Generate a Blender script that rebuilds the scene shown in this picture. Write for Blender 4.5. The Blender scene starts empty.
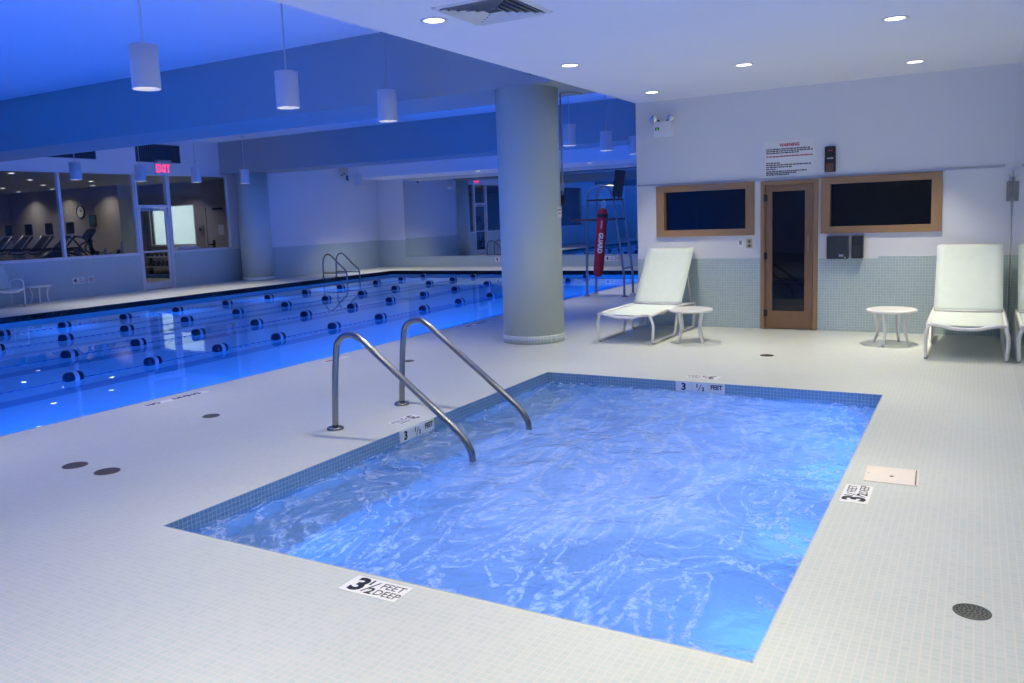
import bpy, bmesh, math, random
from mathutils import Vector, Matrix
random.seed(7)
PI = math.pi
D2R = math.radians
sc = bpy.context.scene
COL = sc.collection

# ------------------------------------------------------------------ camera
cd = bpy.data.cameras.new('camera')
cam = bpy.data.objects.new('camera', cd)
COL.objects.link(cam)
sc.camera = cam
right = Vector((0.86911796, 0.49324251, -0.03668496))
down = Vector((0.02898964, -0.12484292, -0.99175292))
fwd = Vector((-0.49375456, 0.86088679, -0.12280215))
cam.matrix_world = Matrix((
    (right.x, -down.x, -fwd.x, 0.0),
    (right.y, -down.y, -fwd.y, 0.0),
    (right.z, -down.z, -fwd.z, 1.65),
    (0, 0, 0, 1)))
cd.sensor_fit = 'HORIZONTAL'
cd.sensor_width = 36.0
cd.lens = 820.757 * 36.0 / 1024.0
cd.shift_x = 4.403 / 1024.0
cd.shift_y = -22.576 / 1024.0
cd.clip_start = 0.05
cd.clip_end = 200

# ------------------------------------------------------------------ world, view
w = bpy.data.worlds.new('world')
sc.world = w
w.use_nodes = True
w.node_tree.nodes['Background'].inputs[0].default_value = (0.35, 0.45, 0.8, 1)
w.node_tree.nodes['Background'].inputs[1].default_value = 0.0
sc.view_settings.view_transform = 'Standard'
sc.view_settings.look = 'None'
sc.view_settings.exposure = 0.0
sc.view_settings.gamma = 1.0
sc.view_settings.use_curve_mapping = False
sc.cycles.use_denoising = True
sc.cycles.max_bounces = 10
sc.cycles.diffuse_bounces = 5
sc.cycles.glossy_bounces = 6
sc.cycles.transmission_bounces = 8
sc.cycles.transparent_max_bounces = 12
sc.cycles.sample_clamp_indirect = 6.0
sc.cycles.caustics_reflective = True
sc.cycles.caustics_refractive = True
sc.cycles.use_light_tree = True

# light levels (tuned against the photograph)
P_DOWN = 15.0      # recessed downlights
P_PEND = 7.0      # pendants
P_POOL = 110.0     # each underwater lamp of the lap pool
P_TUB = 9.5       # each underwater lamp of the whirlpool
P_GYM = 9.0
P_END = 9.0
WARM = (1.0, 0.915, 0.73)
POOLBLUE = (0.0, 0.16, 1.0)
TUBBLUE = (0.08, 0.28, 1.0)

# ------------------------------------------------------------------ main dimensions
XM, XC, YW = 0.354, -4.33, 11.485          # mirror wall, corner of sauna block, sauna wall
H1, H2, ZB = 3.211, 4.217, 3.273           # low ceiling, pool ceiling, beam underside
XP1, XP2, YP1, YP2 = -7.0, -17.2, -2.6, 22.25   # lap pool
XL, XL2, YE, YN = -20.08, -19.15, 24.1, -2.9     # left wall, left wall beyond pillar, end wall, near wall
TX0, TX1, TY0, TY1 = -3.93, -0.667, 2.87, 7.665  # whirlpool
ZW = -0.12                                  # water level
GX, GY = -33.0, 3.0

# ------------------------------------------------------------------ materials
def mat(name, color, rough=0.5, metal=0.0, noise=0.0, nscale=8.0, bump=0.0, bscale=40.0, emit=None, estr=0.0, coat=0.0, spec=None):
    m = bpy.data.materials.new(name); m.use_nodes = True
    nt = m.node_tree; b = nt.nodes['Principled BSDF']
    b.inputs['Roughness'].default_value = rough
    b.inputs['Metallic'].default_value = metal
    c = (*color, 1.0)
    b.inputs['Base Color'].default_value = c
    if spec is not None: b.inputs['Specular IOR Level'].default_value = spec
    if coat: b.inputs['Coat Weight'].default_value = coat
    if noise:
        tc = nt.nodes.new('ShaderNodeTexCoord'); n = nt.nodes.new('ShaderNodeTexNoise')
        n.inputs['Scale'].default_value = nscale; n.inputs['Detail'].default_value = 4
        nt.links.new(tc.outputs['Object'], n.inputs['Vector'])
        mx = nt.nodes.new('ShaderNodeMix'); mx.data_type = 'RGBA'
        mx.inputs[6].default_value = (*[max(0, v * (1 - noise)) for v in color], 1)
        mx.inputs[7].default_value = (*[min(1, v * (1 + noise)) for v in color], 1)
        nt.links.new(n.outputs['Fac'], mx.inputs[0]); nt.links.new(mx.outputs[2], b.inputs['Base Color'])
    if bump:
        tc = nt.nodes.new('ShaderNodeTexCoord'); n = nt.nodes.new('ShaderNodeTexNoise')
        n.inputs['Scale'].default_value = bscale
        nt.links.new(tc.outputs['Object'], n.inputs['Vector'])
        bp = nt.nodes.new('ShaderNodeBump'); bp.inputs['Strength'].default_value = bump; bp.inputs['Distance'].default_value = 0.01
        nt.links.new(n.outputs['Fac'], bp.inputs['Height']); nt.links.new(bp.outputs['Normal'], b.inputs['Normal'])
    if emit:
        b.inputs['Emission Color'].default_value = (*emit, 1); b.inputs['Emission Strength'].default_value = estr
    return m

def tile_mat(name, c1, c2, grout, size, mortar, axes, rough=0.35, stain=0.06, spec=None):
    """small square mosaic; axes says which two object axes carry the grid"""
    m = bpy.data.materials.new(name); m.use_nodes = True
    nt = m.node_tree; b = nt.nodes['Principled BSDF']; b.inputs['Roughness'].default_value = rough
    if spec is not None: b.inputs['Specular IOR Level'].default_value = spec
    tc = nt.nodes.new('ShaderNodeTexCoord'); sp = nt.nodes.new('ShaderNodeSeparateXYZ'); cb = nt.nodes.new('ShaderNodeCombineXYZ')
    nt.links.new(tc.outputs['Object'], sp.inputs[0])
    for i, a in enumerate(axes): nt.links.new(sp.outputs['XYZ'.index(a)], cb.inputs[i])
    br = nt.nodes.new('ShaderNodeTexBrick'); br.offset = 0.0; br.squash = 1.0
    br.inputs['Scale'].default_value = 1.0
    br.inputs['Brick Width'].default_value = size; br.inputs['Row Height'].default_value = size
    br.inputs['Mortar Size'].default_value = mortar; br.inputs['Mortar Smooth'].default_value = 0.2
    br.inputs['Color1'].default_value = (*c1, 1); br.inputs['Color2'].default_value = (*c2, 1); br.inputs['Mortar'].default_value = (*grout, 1)
    nt.links.new(cb.outputs[0], br.inputs['Vector'])
    n = nt.nodes.new('ShaderNodeTexNoise'); n.inputs['Scale'].default_value = 0.9; n.inputs['Detail'].default_value = 5
    nt.links.new(tc.outputs['Object'], n.inputs['Vector'])
    mr = nt.nodes.new('ShaderNodeMapRange'); mr.inputs[1].default_value = 0.3; mr.inputs[2].default_value = 0.7
    mr.inputs[3].default_value = 1 - stain; mr.inputs[4].default_value = 1.0
    nt.links.new(n.outputs['Fac'], mr.inputs[0])
    mx = nt.nodes.new('ShaderNodeMix'); mx.data_type = 'RGBA'; mx.blend_type = 'MULTIPLY'; mx.inputs[0].default_value = 1.0
    nt.links.new(br.outputs['Color'], mx.inputs[6]); nt.links.new(mr.outputs[0], mx.inputs[7])
    nt.links.new(mx.outputs[2], b.inputs['Base Color'])
    return m

def wood_mat(name, c1, c2, axis='X', scale=6.0, rough=0.45):
    m = bpy.data.materials.new(name); m.use_nodes = True
    nt = m.node_tree; b = nt.nodes['Principled BSDF']; b.inputs['Roughness'].default_value = rough
    tc = nt.nodes.new('ShaderNodeTexCoord'); mp = nt.nodes.new('ShaderNodeMapping')
    s = {'X': (0.6, 9, 9), 'Y': (9, 0.6, 9), 'Z': (9, 9, 0.6)}[axis]
    mp.inputs['Scale'].default_value = s
    n = nt.nodes.new('ShaderNodeTexNoise'); n.inputs['Scale'].default_value = scale; n.inputs['Detail'].default_value = 6; n.inputs['Distortion'].default_value = 0.6
    mx = nt.nodes.new('ShaderNodeMix'); mx.data_type = 'RGBA'
    mx.inputs[6].default_value = (*c1, 1); mx.inputs[7].default_value = (*c2, 1)
    nt.links.new(tc.outputs['Object'], mp.inputs[0]); nt.links.new(mp.outputs[0], n.inputs['Vector'])
    nt.links.new(n.outputs['Fac'], mx.inputs[0]); nt.links.new(mx.outputs[2], b.inputs['Base Color'])
    return m

def pane_mat(name, tint, ior=1.45):
    m = bpy.data.materials.new(name); m.use_nodes = True
    nt = m.node_tree; nt.nodes.clear()
    o = nt.nodes.new('ShaderNodeOutputMaterial'); t = nt.nodes.new('ShaderNodeBsdfTransparent'); g = nt.nodes.new('ShaderNodeBsdfGlossy')
    t.inputs[0].default_value = (*tint, 1); g.inputs['Roughness'].default_value = 0.0; g.inputs[0].default_value = (1, 1, 1, 1)
    f = nt.nodes.new('ShaderNodeFresnel'); gm = nt.nodes.new('ShaderNodeNewGeometry'); mr = nt.nodes.new('ShaderNodeMapRange')
    mr.inputs[3].default_value = ior; mr.inputs[4].default_value = 1.0 / ior
    nt.links.new(gm.outputs['Backfacing'], mr.inputs[0]); nt.links.new(mr.outputs[0], f.inputs[0])
    mx = nt.nodes.new('ShaderNodeMixShader')
    nt.links.new(f.outputs[0], mx.inputs[0]); nt.links.new(t.outputs[0], mx.inputs[1]); nt.links.new(g.outputs[0], mx.inputs[2])
    nt.links.new(mx.outputs[0], o.inputs[0])
    return m

def emit_mat(name, color, strength):
    m = bpy.data.materials.new(name); m.use_nodes = True
    nt = m.node_tree; nt.nodes.clear()
    o = nt.nodes.new('ShaderNodeOutputMaterial'); e = nt.nodes.new('ShaderNodeEmission')
    e.inputs[0].default_value = (*color, 1); e.inputs[1].default_value = strength
    nt.links.new(e.outputs[0], o.inputs[0])
    return m

def pool_water_mat():
    m = bpy.data.materials.new('pool_water'); m.use_nodes = True
    nt = m.node_tree; nt.nodes.clear()
    o = nt.nodes.new('ShaderNodeOutputMaterial'); g = nt.nodes.new('ShaderNodeBsdfGlass')
    g.inputs['IOR'].default_value = 1.33; g.inputs['Roughness'].default_value = 0.0
    g.inputs[0].default_value = (0.86, 0.94, 1.0, 1)
    tc = nt.nodes.new('ShaderNodeTexCoord'); n = nt.nodes.new('ShaderNodeTexNoise')
    n.inputs['Scale'].default_value = 1.3; n.inputs['Detail'].default_value = 2
    b = nt.nodes.new('ShaderNodeBump'); b.inputs['Strength'].default_value = 0.05; b.inputs['Distance'].default_value = 0.02
    nt.links.new(tc.outputs['Object'], n.inputs['Vector']); nt.links.new(n.outputs['Fac'], b.inputs['Height'])
    nt.links.new(b.outputs['Normal'], g.inputs['Normal'])
    nt.links.new(g.outputs[0], o.inputs[0])
    return m

def tub_water_mat():
    """churned water: clear rippled water with milky bubble clouds and white foam streaks"""
    m = bpy.data.materials.new('whirlpool_water'); m.use_nodes = True
    nt = m.node_tree; nt.nodes.clear(); N = nt.nodes.new; L = nt.links.new
    o = N('ShaderNodeOutputMaterial')
    tc = N('ShaderNodeTexCoord')
    def noise(scale, detail, dist, sx=1, sy=1, rot=0):
        mp = N('ShaderNodeMapping'); mp.inputs['Scale'].default_value = (sx, sy, 1); mp.inputs['Rotation'].default_value = (0, 0, rot)
        n = N('ShaderNodeTexNoise'); n.inputs['Scale'].default_value = scale; n.inputs['Detail'].default_value = detail; n.inputs['Distortion'].default_value = dist
        L(tc.outputs['Object'], mp.inputs[0]); L(mp.outputs[0], n.inputs['Vector']); return n
    def rng(src, a, b, c, d):
        r = N('ShaderNodeMapRange'); r.interpolation_type = 'SMOOTHSTEP'
        for i, v in enumerate((a, b, c, d)): r.inputs[i + 1].default_value = v
        L(src, r.inputs[0]); return r.outputs[0]
    def math_(op, a, b):
        k = N('ShaderNodeMath'); k.operation = op
        for i, v in enumerate((a, b)):
            if isinstance(v, (int, float)): k.inputs[i].default_value = v
            else: L(v, k.inputs[i])
        return k.outputs[0]
    # the jets churn the middle of the tub: bubble clouds thin out towards the walls
    sp = N('ShaderNodeSeparateXYZ'); L(tc.outputs['Object'], sp.inputs[0])
    cx, cy = (TX0 + TX1) / 2 + 0.2, (TY0 + TY1) / 2 + 0.55
    dx = math_('DIVIDE', math_('SUBTRACT', sp.outputs[0], cx), 1.5)
    dy = math_('DIVIDE', math_('SUBTRACT', sp.outputs[1], cy), 2.5)
    rr = math_('POWER', math_('ADD', math_('MULTIPLY', dx, dx), math_('MULTIPLY', dy, dy)), 0.5)
    wob = noise(1.1, 4, 1.2)
    rr = math_('ADD', rr, math_('MULTIPLY', math_('SUBTRACT', wob.outputs['Fac'], 0.5), 1.1))
    core = rng(rr, 0.55, 1.2, 1.0, 0.0)
    cloud = noise(1.6, 6, 1.5, 1, 0.7, 0.4)
    milky = math_('MULTIPLY', core, rng(cloud.outputs['Fac'], 0.30, 0.62, 0.5, 0.82))
    streak = noise(1.9, 10, 3.2, 1.0, 0.5, 0.6)
    fo = math_('SUBTRACT', 1.0, math_('MULTIPLY', math_('ABSOLUTE', math_('SUBTRACT', streak.outputs['Fac'], 0.52), 0.0), 14.0))
    fo = math_('MAXIMUM', fo, 0.0)
    fine = noise(22, 5, 1.0)
    fo = math_('MULTIPLY', fo, rng(fine.outputs['Fac'], 0.36, 0.58, 0.15, 1.0))
    fo = math_('MULTIPLY', fo, 0.74)
    amount = math_('MINIMUM', math_('MAXIMUM', milky, fo), 0.92)
    # ripples
    w1 = noise(3.2, 5, 0.8); w2 = noise(13, 4, 0.6)
    hsum = math_('ADD', w1.outputs['Fac'], math_('MULTIPLY', w2.outputs['Fac'], 0.35))
    bp = N('ShaderNodeBump'); bp.inputs['Strength'].default_value = 0.55; bp.inputs['Distance'].default_value = 0.06
    L(hsum, bp.inputs['Height'])
    gl = N('ShaderNodeBsdfGlass'); gl.inputs['IOR'].default_value = 1.33; gl.inputs['Roughness'].default_value = 0.02
    gl.inputs[0].default_value = (0.80, 0.93, 1.0, 1); L(bp.outputs['Normal'], gl.inputs['Normal'])
    cm = N('ShaderNodeMix'); cm.data_type = 'RGBA'; L(math_('MULTIPLY', fo, 1.6), cm.inputs[0])
    cm.inputs[6].default_value = (0.50, 0.67, 0.94, 1); cm.inputs[7].default_value = (0.88, 0.92, 0.96, 1)   # bubbly water, surface foam
    df = N('ShaderNodeBsdfDiffuse'); L(cm.outputs[2], df.inputs[0]); L(bp.outputs['Normal'], df.inputs['Normal'])
    tr = N('ShaderNodeBsdfTranslucent'); L(cm.outputs[2], tr.inputs[0])
    gs = N('ShaderNodeBsdfGlossy'); gs.inputs['Roughness'].default_value = 0.12; L(bp.outputs['Normal'], gs.inputs['Normal'])
    fr = N('ShaderNodeFresnel'); fr.inputs[0].default_value = 1.33; L(bp.outputs['Normal'], fr.inputs['Normal'])
    m1 = N('ShaderNodeMixShader'); m1.inputs[0].default_value = 0.68; L(df.outputs[0], m1.inputs[1]); L(tr.outputs[0], m1.inputs[2])
    m2 = N('ShaderNodeMixShader'); L(fr.outputs[0], m2.inputs[0]); L(m1.outputs[0], m2.inputs[1]); L(gs.outputs[0], m2.inputs[2])
    m3 = N('ShaderNodeMixShader'); L(amount, m3.inputs[0]); L(gl.outputs[0], m3.inputs[1]); L(m2.outputs[0], m3.inputs[2])
    L(m3.outputs[0], o.inputs[0])
    return m

M = {}
M['deck'] = tile_mat('deck_mosaic', (0.54, 0.60, 0.56), (0.59, 0.635, 0.585), (0.67, 0.65, 0.59), 0.034, 0.0032, 'XY', rough=0.38)
M['walltile_xz'] = tile_mat('wall_mosaic_across', (0.40, 0.53, 0.53), (0.46, 0.58, 0.57), (0.62, 0.68, 0.66), 0.034, 0.0032, 'XZ', rough=0.3)
M['walltile_yz'] = tile_mat('wall_mosaic_along', (0.40, 0.53, 0.53), (0.46, 0.58, 0.57), (0.62, 0.68, 0.66), 0.034, 0.0032, 'YZ', rough=0.3)
M['pooltile'] = tile_mat('pool_mosaic', (0.62, 0.72, 0.78), (0.68, 0.76, 0.80), (0.75, 0.78, 0.78), 0.034, 0.003, 'XY', rough=0.4, stain=0.03)
M['bandtile_yz'] = tile_mat('waterline_mosaic_along', (0.16, 0.30, 0.42), (0.20, 0.35, 0.47), (0.42, 0.52, 0.60), 0.030, 0.0026, 'YZ', rough=0.25)
M['bandtile_xz'] = tile_mat('waterline_mosaic_across', (0.16, 0.30, 0.42), (0.20, 0.35, 0.47), (0.42, 0.52, 0.60), 0.030, 0.0026, 'XZ', rough=0.25)
M['tubtile'] = tile_mat('whirlpool_mosaic', (0.62, 0.70, 0.78), (0.66, 0.73, 0.80), (0.7, 0.76, 0.78), 0.034, 0.003, 'XY', rough=0.4, stain=0.03)
M['blackband'] = mat('black_waterline_tile', (0.012, 0.013, 0.018), 0.25, noise=0.2, nscale=30)
M['lane_mark'] = mat('navy_floor_tile', (0.30, 0.38, 0.52), 0.4, noise=0.1)
M['white_wall'] = mat('white_wall_paint', (0.76, 0.77, 0.78), 0.6, noise=0.02, nscale=3)
M['ceiling'] = mat('ceiling_paint', (0.86, 0.88, 0.93), 0.7, noise=0.015, nscale=2)
M['beam'] = mat('beam_paint', (0.34, 0.38, 0.40), 0.7, noise=0.02, nscale=2)
M['pillar'] = mat('pillar_paint', (0.54, 0.61, 0.57), 0.55, noise=0.02, nscale=4)
M['pillar_tile'] = tile_mat('pillar_mosaic', (0.46, 0.54, 0.52), (0.5, 0.58, 0.55), (0.68, 0.70, 0.66), 0.034, 0.003, 'XZ')
M['mirror'] = mat('mirror_glass', (0.66, 0.70, 0.72), 0.0, metal=1.0)
M['mirror_edge'] = mat('mirror_edge', (0.25, 0.30, 0.30), 0.3)
M['pane'] = pane_mat('clear_pane', (0.92, 0.95, 0.96))
M['dark_pane'] = pane_mat('sauna_pane', (0.55, 0.58, 0.62), 1.42)
M['wood_x'] = wood_mat('sauna_wood_across', (0.24, 0.135, 0.062), (0.40, 0.245, 0.125), 'X')
M['wood_z'] = wood_mat('sauna_wood_upright', (0.24, 0.135, 0.062), (0.40, 0.245, 0.125), 'Z')
M['door_wood'] = wood_mat('sauna_door_wood', (0.18, 0.095, 0.042), (0.29, 0.165, 0.08), 'Z')
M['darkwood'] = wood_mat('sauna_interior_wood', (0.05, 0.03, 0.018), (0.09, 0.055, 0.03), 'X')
M['white_frame'] = mat('white_aluminium', (0.72, 0.73, 0.76), 0.35, noise=0.02)
M['bright_white'] = mat('bright_white_plastic', (0.90, 0.90, 0.91), 0.4, noise=0.01)
M['rail_grey'] = mat('grey_rail_paint', (0.42, 0.44, 0.50), 0.5, noise=0.03)
M['steel'] = mat('brushed_steel', (0.29, 0.285, 0.28), 0.26, metal=1.0, noise=0.06, nscale=60)
M['dark_steel'] = mat('dull_steel', (0.34, 0.34, 0.35), 0.35, metal=1.0, noise=0.08, nscale=40)
M['chrome'] = mat('chrome', (0.8, 0.8, 0.82), 0.08, metal=1.0)
M['plastic_white'] = mat('white_resin', (0.80, 0.79, 0.76), 0.4, noise=0.03, nscale=12)
M['sling'] = mat('mint_sling_fabric', (0.64, 0.715, 0.65), 0.75, noise=0.06, nscale=9, bump=0.15, bscale=260)
M['black'] = mat('black_plastic', (0.012, 0.013, 0.015), 0.4, noise=0.2, nscale=20)
M['charcoal'] = mat('charcoal_plastic', (0.030, 0.036, 0.045), 0.35, noise=0.1, nscale=20)
M['grey'] = mat('grey_plastic', (0.27, 0.26, 0.25), 0.5, noise=0.1)
M['silver'] = mat('silver_plastic', (0.45, 0.46, 0.48), 0.3, metal=0.6, noise=0.05)
M['white_print'] = mat('white_sign_face', (0.82, 0.82, 0.80), 0.45, noise=0.02)
M['cream'] = mat('cream_plastic', (0.78, 0.70, 0.61), 0.5, noise=0.04, nscale=10)
M['beige'] = mat('beige_plastic', (0.52, 0.45, 0.30), 0.5, noise=0.04)
M['ink'] = mat('black_lettering', (0.01, 0.011, 0.014), 0.5, noise=0.1)
M['redink'] = mat('red_lettering', (0.45, 0.02, 0.03), 0.5, noise=0.1)
M['red_vinyl'] = mat('red_vinyl_foam', (0.33, 0.005, 0.016), 0.42, noise=0.12, nscale=6)
M['bronze'] = mat('bronze_drain', (0.17, 0.13, 0.105), 0.45, metal=0.5, noise=0.2, nscale=60)
M['drain_grey'] = mat('grey_drain', (0.15, 0.16, 0.14), 0.45, metal=0.4, noise=0.2, nscale=60)
M['pendant'] = mat('pendant_shade', (0.72, 0.71, 0.74), 0.5, noise=0.02)
M['reflector'] = mat('lamp_reflector', (0.80, 0.78, 0.72), 0.25, metal=0.3)
M['lens'] = emit_mat('lamp_lens', (1.0, 0.95, 0.86), 5.0)
M['float_navy'] = mat('navy_float_plastic', (0.008, 0.012, 0.05), 0.35, noise=0.15)
M['float_pale'] = mat('pale_float_plastic', (0.42, 0.52, 0.70), 0.35, noise=0.1)
M['rope'] = mat('lane_cable', (0.06, 0.13, 0.38), 0.5)
M['brown_board'] = wood_mat('brown_seat_board', (0.10, 0.045, 0.028), (0.17, 0.08, 0.05), 'X')
M['dark_board'] = wood_mat('dark_backrest_board', (0.035, 0.018, 0.015), (0.06, 0.03, 0.025), 'Z')
M['gym_wall'] = mat('gym_wall_paint', (0.34, 0.31, 0.30), 0.7, noise=0.03, nscale=2)
M['gym_floor'] = mat('gym_rubber_floor', (0.14, 0.135, 0.13), 0.8, noise=0.2, nscale=30)
M['gym_ceil'] = mat('gym_ceiling', (0.45, 0.43, 0.42), 0.7, noise=0.03)
M['exit_red'] = emit_mat('exit_red_glow', (1.0, 0.03, 0.10), 2.2)
M['screen'] = mat('blue_screen', (0.03, 0.08, 0.11), 0.2, emit=(0.1, 0.35, 0.5), estr=0.05)
M['court_white'] = mat('court_white_paint', (0.85, 0.88, 0.88), 0.6, noise=0.02)
M['vent_dark'] = mat('vent_dark', (0.02, 0.024, 0.03), 0.5, noise=0.1)
M['vent_slat'] = mat('vent_slat', (0.10, 0.12, 0.15), 0.45, metal=0.3)
M['towel'] = mat('white_towel', (0.75, 0.74, 0.76), 0.9, noise=0.08, nscale=20, bump=0.4, bscale=90)
M['bottle_blue'] = mat('blue_bottle', (0.03, 0.16, 0.35), 0.25, noise=0.1)
M['green_glow'] = emit_mat('green_indicator', (0.1, 0.7, 0.1), 1.0)
M['pool_water'] = pool_water_mat()
M['tub_water'] = tub_water_mat()
M['pool_lens'] = emit_mat('underwater_lens', (0.1, 0.3, 1.0), 1.0)

# ------------------------------------------------------------------ mesh helpers
class MB:
    """collects shapes, then links them as ONE mesh object"""
    def __init__(s): s.bm = bmesh.new(); s.mats = []
    def _mi(s, m):
        if m not in s.mats: s.mats.append(m)
        return s.mats.index(m)
    def _tag(s, faces, m, smooth=False):
        if m is not None:
            i = s._mi(m)
            for f in faces: f.material_index = i
        if smooth:
            for f in faces: f.smooth = True
    def box(s, x0, x1, y0, y1, z0, z1, m=None, T=None, bevel=0.0):
        b2 = bmesh.new()
        bmesh.ops.create_cube(b2, size=1.0)
        for v in b2.verts:
            v.co = Vector(((x0 + x1) / 2 + v.co.x * (x1 - x0), (y0 + y1) / 2 + v.co.y * (y1 - y0), (z0 + z1) / 2 + v.co.z * (z1 - z0)))
        if bevel: bmesh.ops.bevel(b2, geom=b2.edges[:], offset=bevel, segments=2, affect='EDGES', clamp_overlap=True)
        s._merge(b2, m, T, smooth=False); return s
    def _merge(s, b2, m, T=None, smooth=False):
        if T is not None: bmesh.ops.transform(b2, matrix=T, verts=b2.verts[:])
        mp = {}
        for v in b2.verts: mp[v] = s.bm.verts.new(v.co)
        fs = []
        for f in b2.faces:
            try: fs.append(s.bm.faces.new([mp[v] for v in f.verts]))
            except ValueError: pass
        s._tag(fs, m, smooth); b2.free()
    def poly(s, pts, m=None):
        f = s.bm.faces.new([s.bm.verts.new(p) for p in pts]); s._tag([f], m); return s
    def prism(s, pts, axis, a, b, m=None, T=None):
        """polygon pts (2D) pulled along an axis from a to b"""
        def P(p, t):
            return {'X': (t, p[0], p[1]), 'Y': (p[0], t, p[1]), 'Z': (p[0], p[1], t)}[axis]
        b2 = bmesh.new()
        va = [b2.verts.new(P(p, a)) for p in pts]; vb = [b2.verts.new(P(p, b)) for p in pts]
        b2.faces.new(va); b2.faces.new(vb[::-1]); n = len(pts)
        for i in range(n): b2.faces.new([va[i], vb[i], vb[(i + 1) % n], va[(i + 1) % n]])
        bmesh.ops.recalc_face_normals(b2, faces=b2.faces[:])
        s._merge(b2, m, T); return s
    def lathe(s, prof, m=None, seg=32, T=None, cap=True, smooth=True):
        b2 = bmesh.new(); rings = []
        for r, z in prof:
            if r < 1e-6: rings.append([b2.verts.new((0, 0, z))])
            else: rings.append([b2.verts.new((r * math.cos(2 * PI * k / seg), r * math.sin(2 * PI * k / seg), z)) for k in range(seg)])
        for A, B in zip(rings, rings[1:]):
            for k in range(seg):
                k2 = (k + 1) % seg
                if len(A) == 1 and len(B) > 1: b2.faces.new([A[0], B[k], B[k2]])
                elif len(B) == 1 and len(A) > 1: b2.faces.new([A[k], A[k2], B[0]])
                elif len(A) > 1: b2.faces.new([A[k], A[k2], B[k2], B[k]])
        if cap:
            for Rg in (rings[0], rings[-1]):
                if len(Rg) > 1:
                    try: b2.faces.new(Rg)
                    except ValueError: pass
        bmesh.ops.recalc_face_normals(b2, faces=b2.faces[:])
        s._merge(b2, m, T, smooth); return s
    def cyl(s, c, r, h, m=None, axis='Z', seg=24, r2=None):
        T = Matrix.Translation(c) @ {'Z': Matrix.Identity(4), 'X': Matrix.Rotation(PI / 2, 4, 'Y'), 'Y': Matrix.Rotation(-PI / 2, 4, 'X')}[axis]
        return s.lathe([(r, 0), (r if r2 is None else r2, h)], m, seg, T)
    def tube(s, pts, r, m=None, seg=12, closed=False, cap=True, flat=1.0):
        pts = [Vector(p) for p in pts]; n = len(pts); rings = []
        rr = r if isinstance(r, (list, tuple)) else [r] * n
        up = None
        for i, p in enumerate(pts):
            if closed: t = (pts[(i + 1) % n] - pts[i - 1]).normalized()
            else: t = ((pts[min(i + 1, n - 1)] - pts[i]).normalized() + (pts[i] - pts[max(i - 1, 0)]).normalized()).normalized()
            if up is None:
                up = Vector((0, 0, 1)) if abs(t.z) < 0.9 else Vector((0, 1, 0))
            side = t.cross(up)
            if side.length < 1e-5: side = t.cross(Vector((1, 0, 0)))
            side.normalize(); u2 = side.cross(t).normalized(); up = u2
            rings.append([s.bm.verts.new(p + (side * math.cos(2 * PI * k / seg) + u2 * math.sin(2 * PI * k / seg) * flat) * rr[i]) for k in range(seg)])
        fs = []
        for i in range(n if closed else n - 1):
            A, B = rings[i], rings[(i + 1) % n]
            for k in range(seg): fs.append(s.bm.faces.new([A[k], A[(k + 1) % seg], B[(k + 1) % seg], B[k]]))
        s._tag(fs, m, True)
        if cap and not closed: s._tag([s.bm.faces.new(rings[0][::-1]), s.bm.faces.new(rings[-1])], m)
        return s
    def build(s, name, m=None, parent=None, loc=(0, 0, 0), rot=(0, 0, 0)):
        me = bpy.data.meshes.new(name); s.bm.to_mesh(me); s.bm.free()
        if s.mats:
            for x in s.mats: me.materials.append(M[x])
        elif m: me.materials.append(M[m])
        o = bpy.data.objects.new(name, me); COL.objects.link(o)
        o.location = loc; o.rotation_euler = rot
        if parent: o.parent = parent
        return o

def smooth_path(pts, n=8):
    """Catmull-Rom through the points"""
    P = [Vector(p) for p in pts]; out = []
    for i in range(len(P) - 1):
        p0, p1, p2, p3 = P[max(i - 1, 0)], P[i], P[i + 1], P[min(i + 2, len(P) - 1)]
        for k in range(n):
            t = k / n
            out.append(0.5 * ((2 * p1) + (p2 - p0) * t + (2 * p0 - 5 * p1 + 4 * p2 - p3) * t * t + (3 * p1 - p0 - 3 * p2 + p3) * t ** 3))
    out.append(P[-1]); return out

def round_path(pts, rad, n=7):
    """polyline with filleted corners"""
    P = [Vector(p) for p in pts]; out = [P[0]]
    for i in range(1, len(P) - 1):
        a, b, c = P[i - 1], P[i], P[i + 1]
        d1, d2 = (a - b), (c - b)
        r = min(rad, d1.length * 0.49, d2.length * 0.49)
        q1, q2 = b + d1.normalized() * r, b + d2.normalized() * r
        for k in range(n + 1):
            t = k / n; out.append(q1.lerp(b, t).lerp(b.lerp(q2, t), t))
    out.append(P[-1]); return out

def tag(o, label, cat, group=None):
    o['label'] = label; o['category'] = cat
    if group: o['group'] = group
    return o

def thing(name, label, cat, loc=(0, 0, 0), rz=0.0, group=None):
    o = bpy.data.objects.new(name, None); COL.objects.link(o)
    o.empty_display_size = 0.1
    o.location = loc; o.rotation_euler = (0, 0, rz)
    return tag(o, label, cat, group)

def struct(o, label=None):
    o['kind'] = 'structure'
    if label: o['label'] = label
    return o

def copy_tree(o, parent=None):
    c = o.copy(); COL.objects.link(c)
    if parent: c.parent = parent; c.matrix_parent_inverse = o.matrix_parent_inverse.copy()
    for ch in list(o.children): copy_tree(ch, c)
    return c

def area(name, loc, size, power, color, direction=(0, 0, -1), spread=180, parent=None, shape='DISK', size_y=None):
    l = bpy.data.lights.new(name, 'AREA'); l.shape = shape; l.size = size
    if size_y: l.size_y = size_y
    l.energy = power; l.color = color; l.spread = D2R(spread)
    o = bpy.data.objects.new(name, l); COL.objects.link(o)
    o.location = loc; o.rotation_euler = Vector(direction).to_track_quat('-Z', 'Y').to_euler()
    if parent: o.parent = parent
    return o

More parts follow.
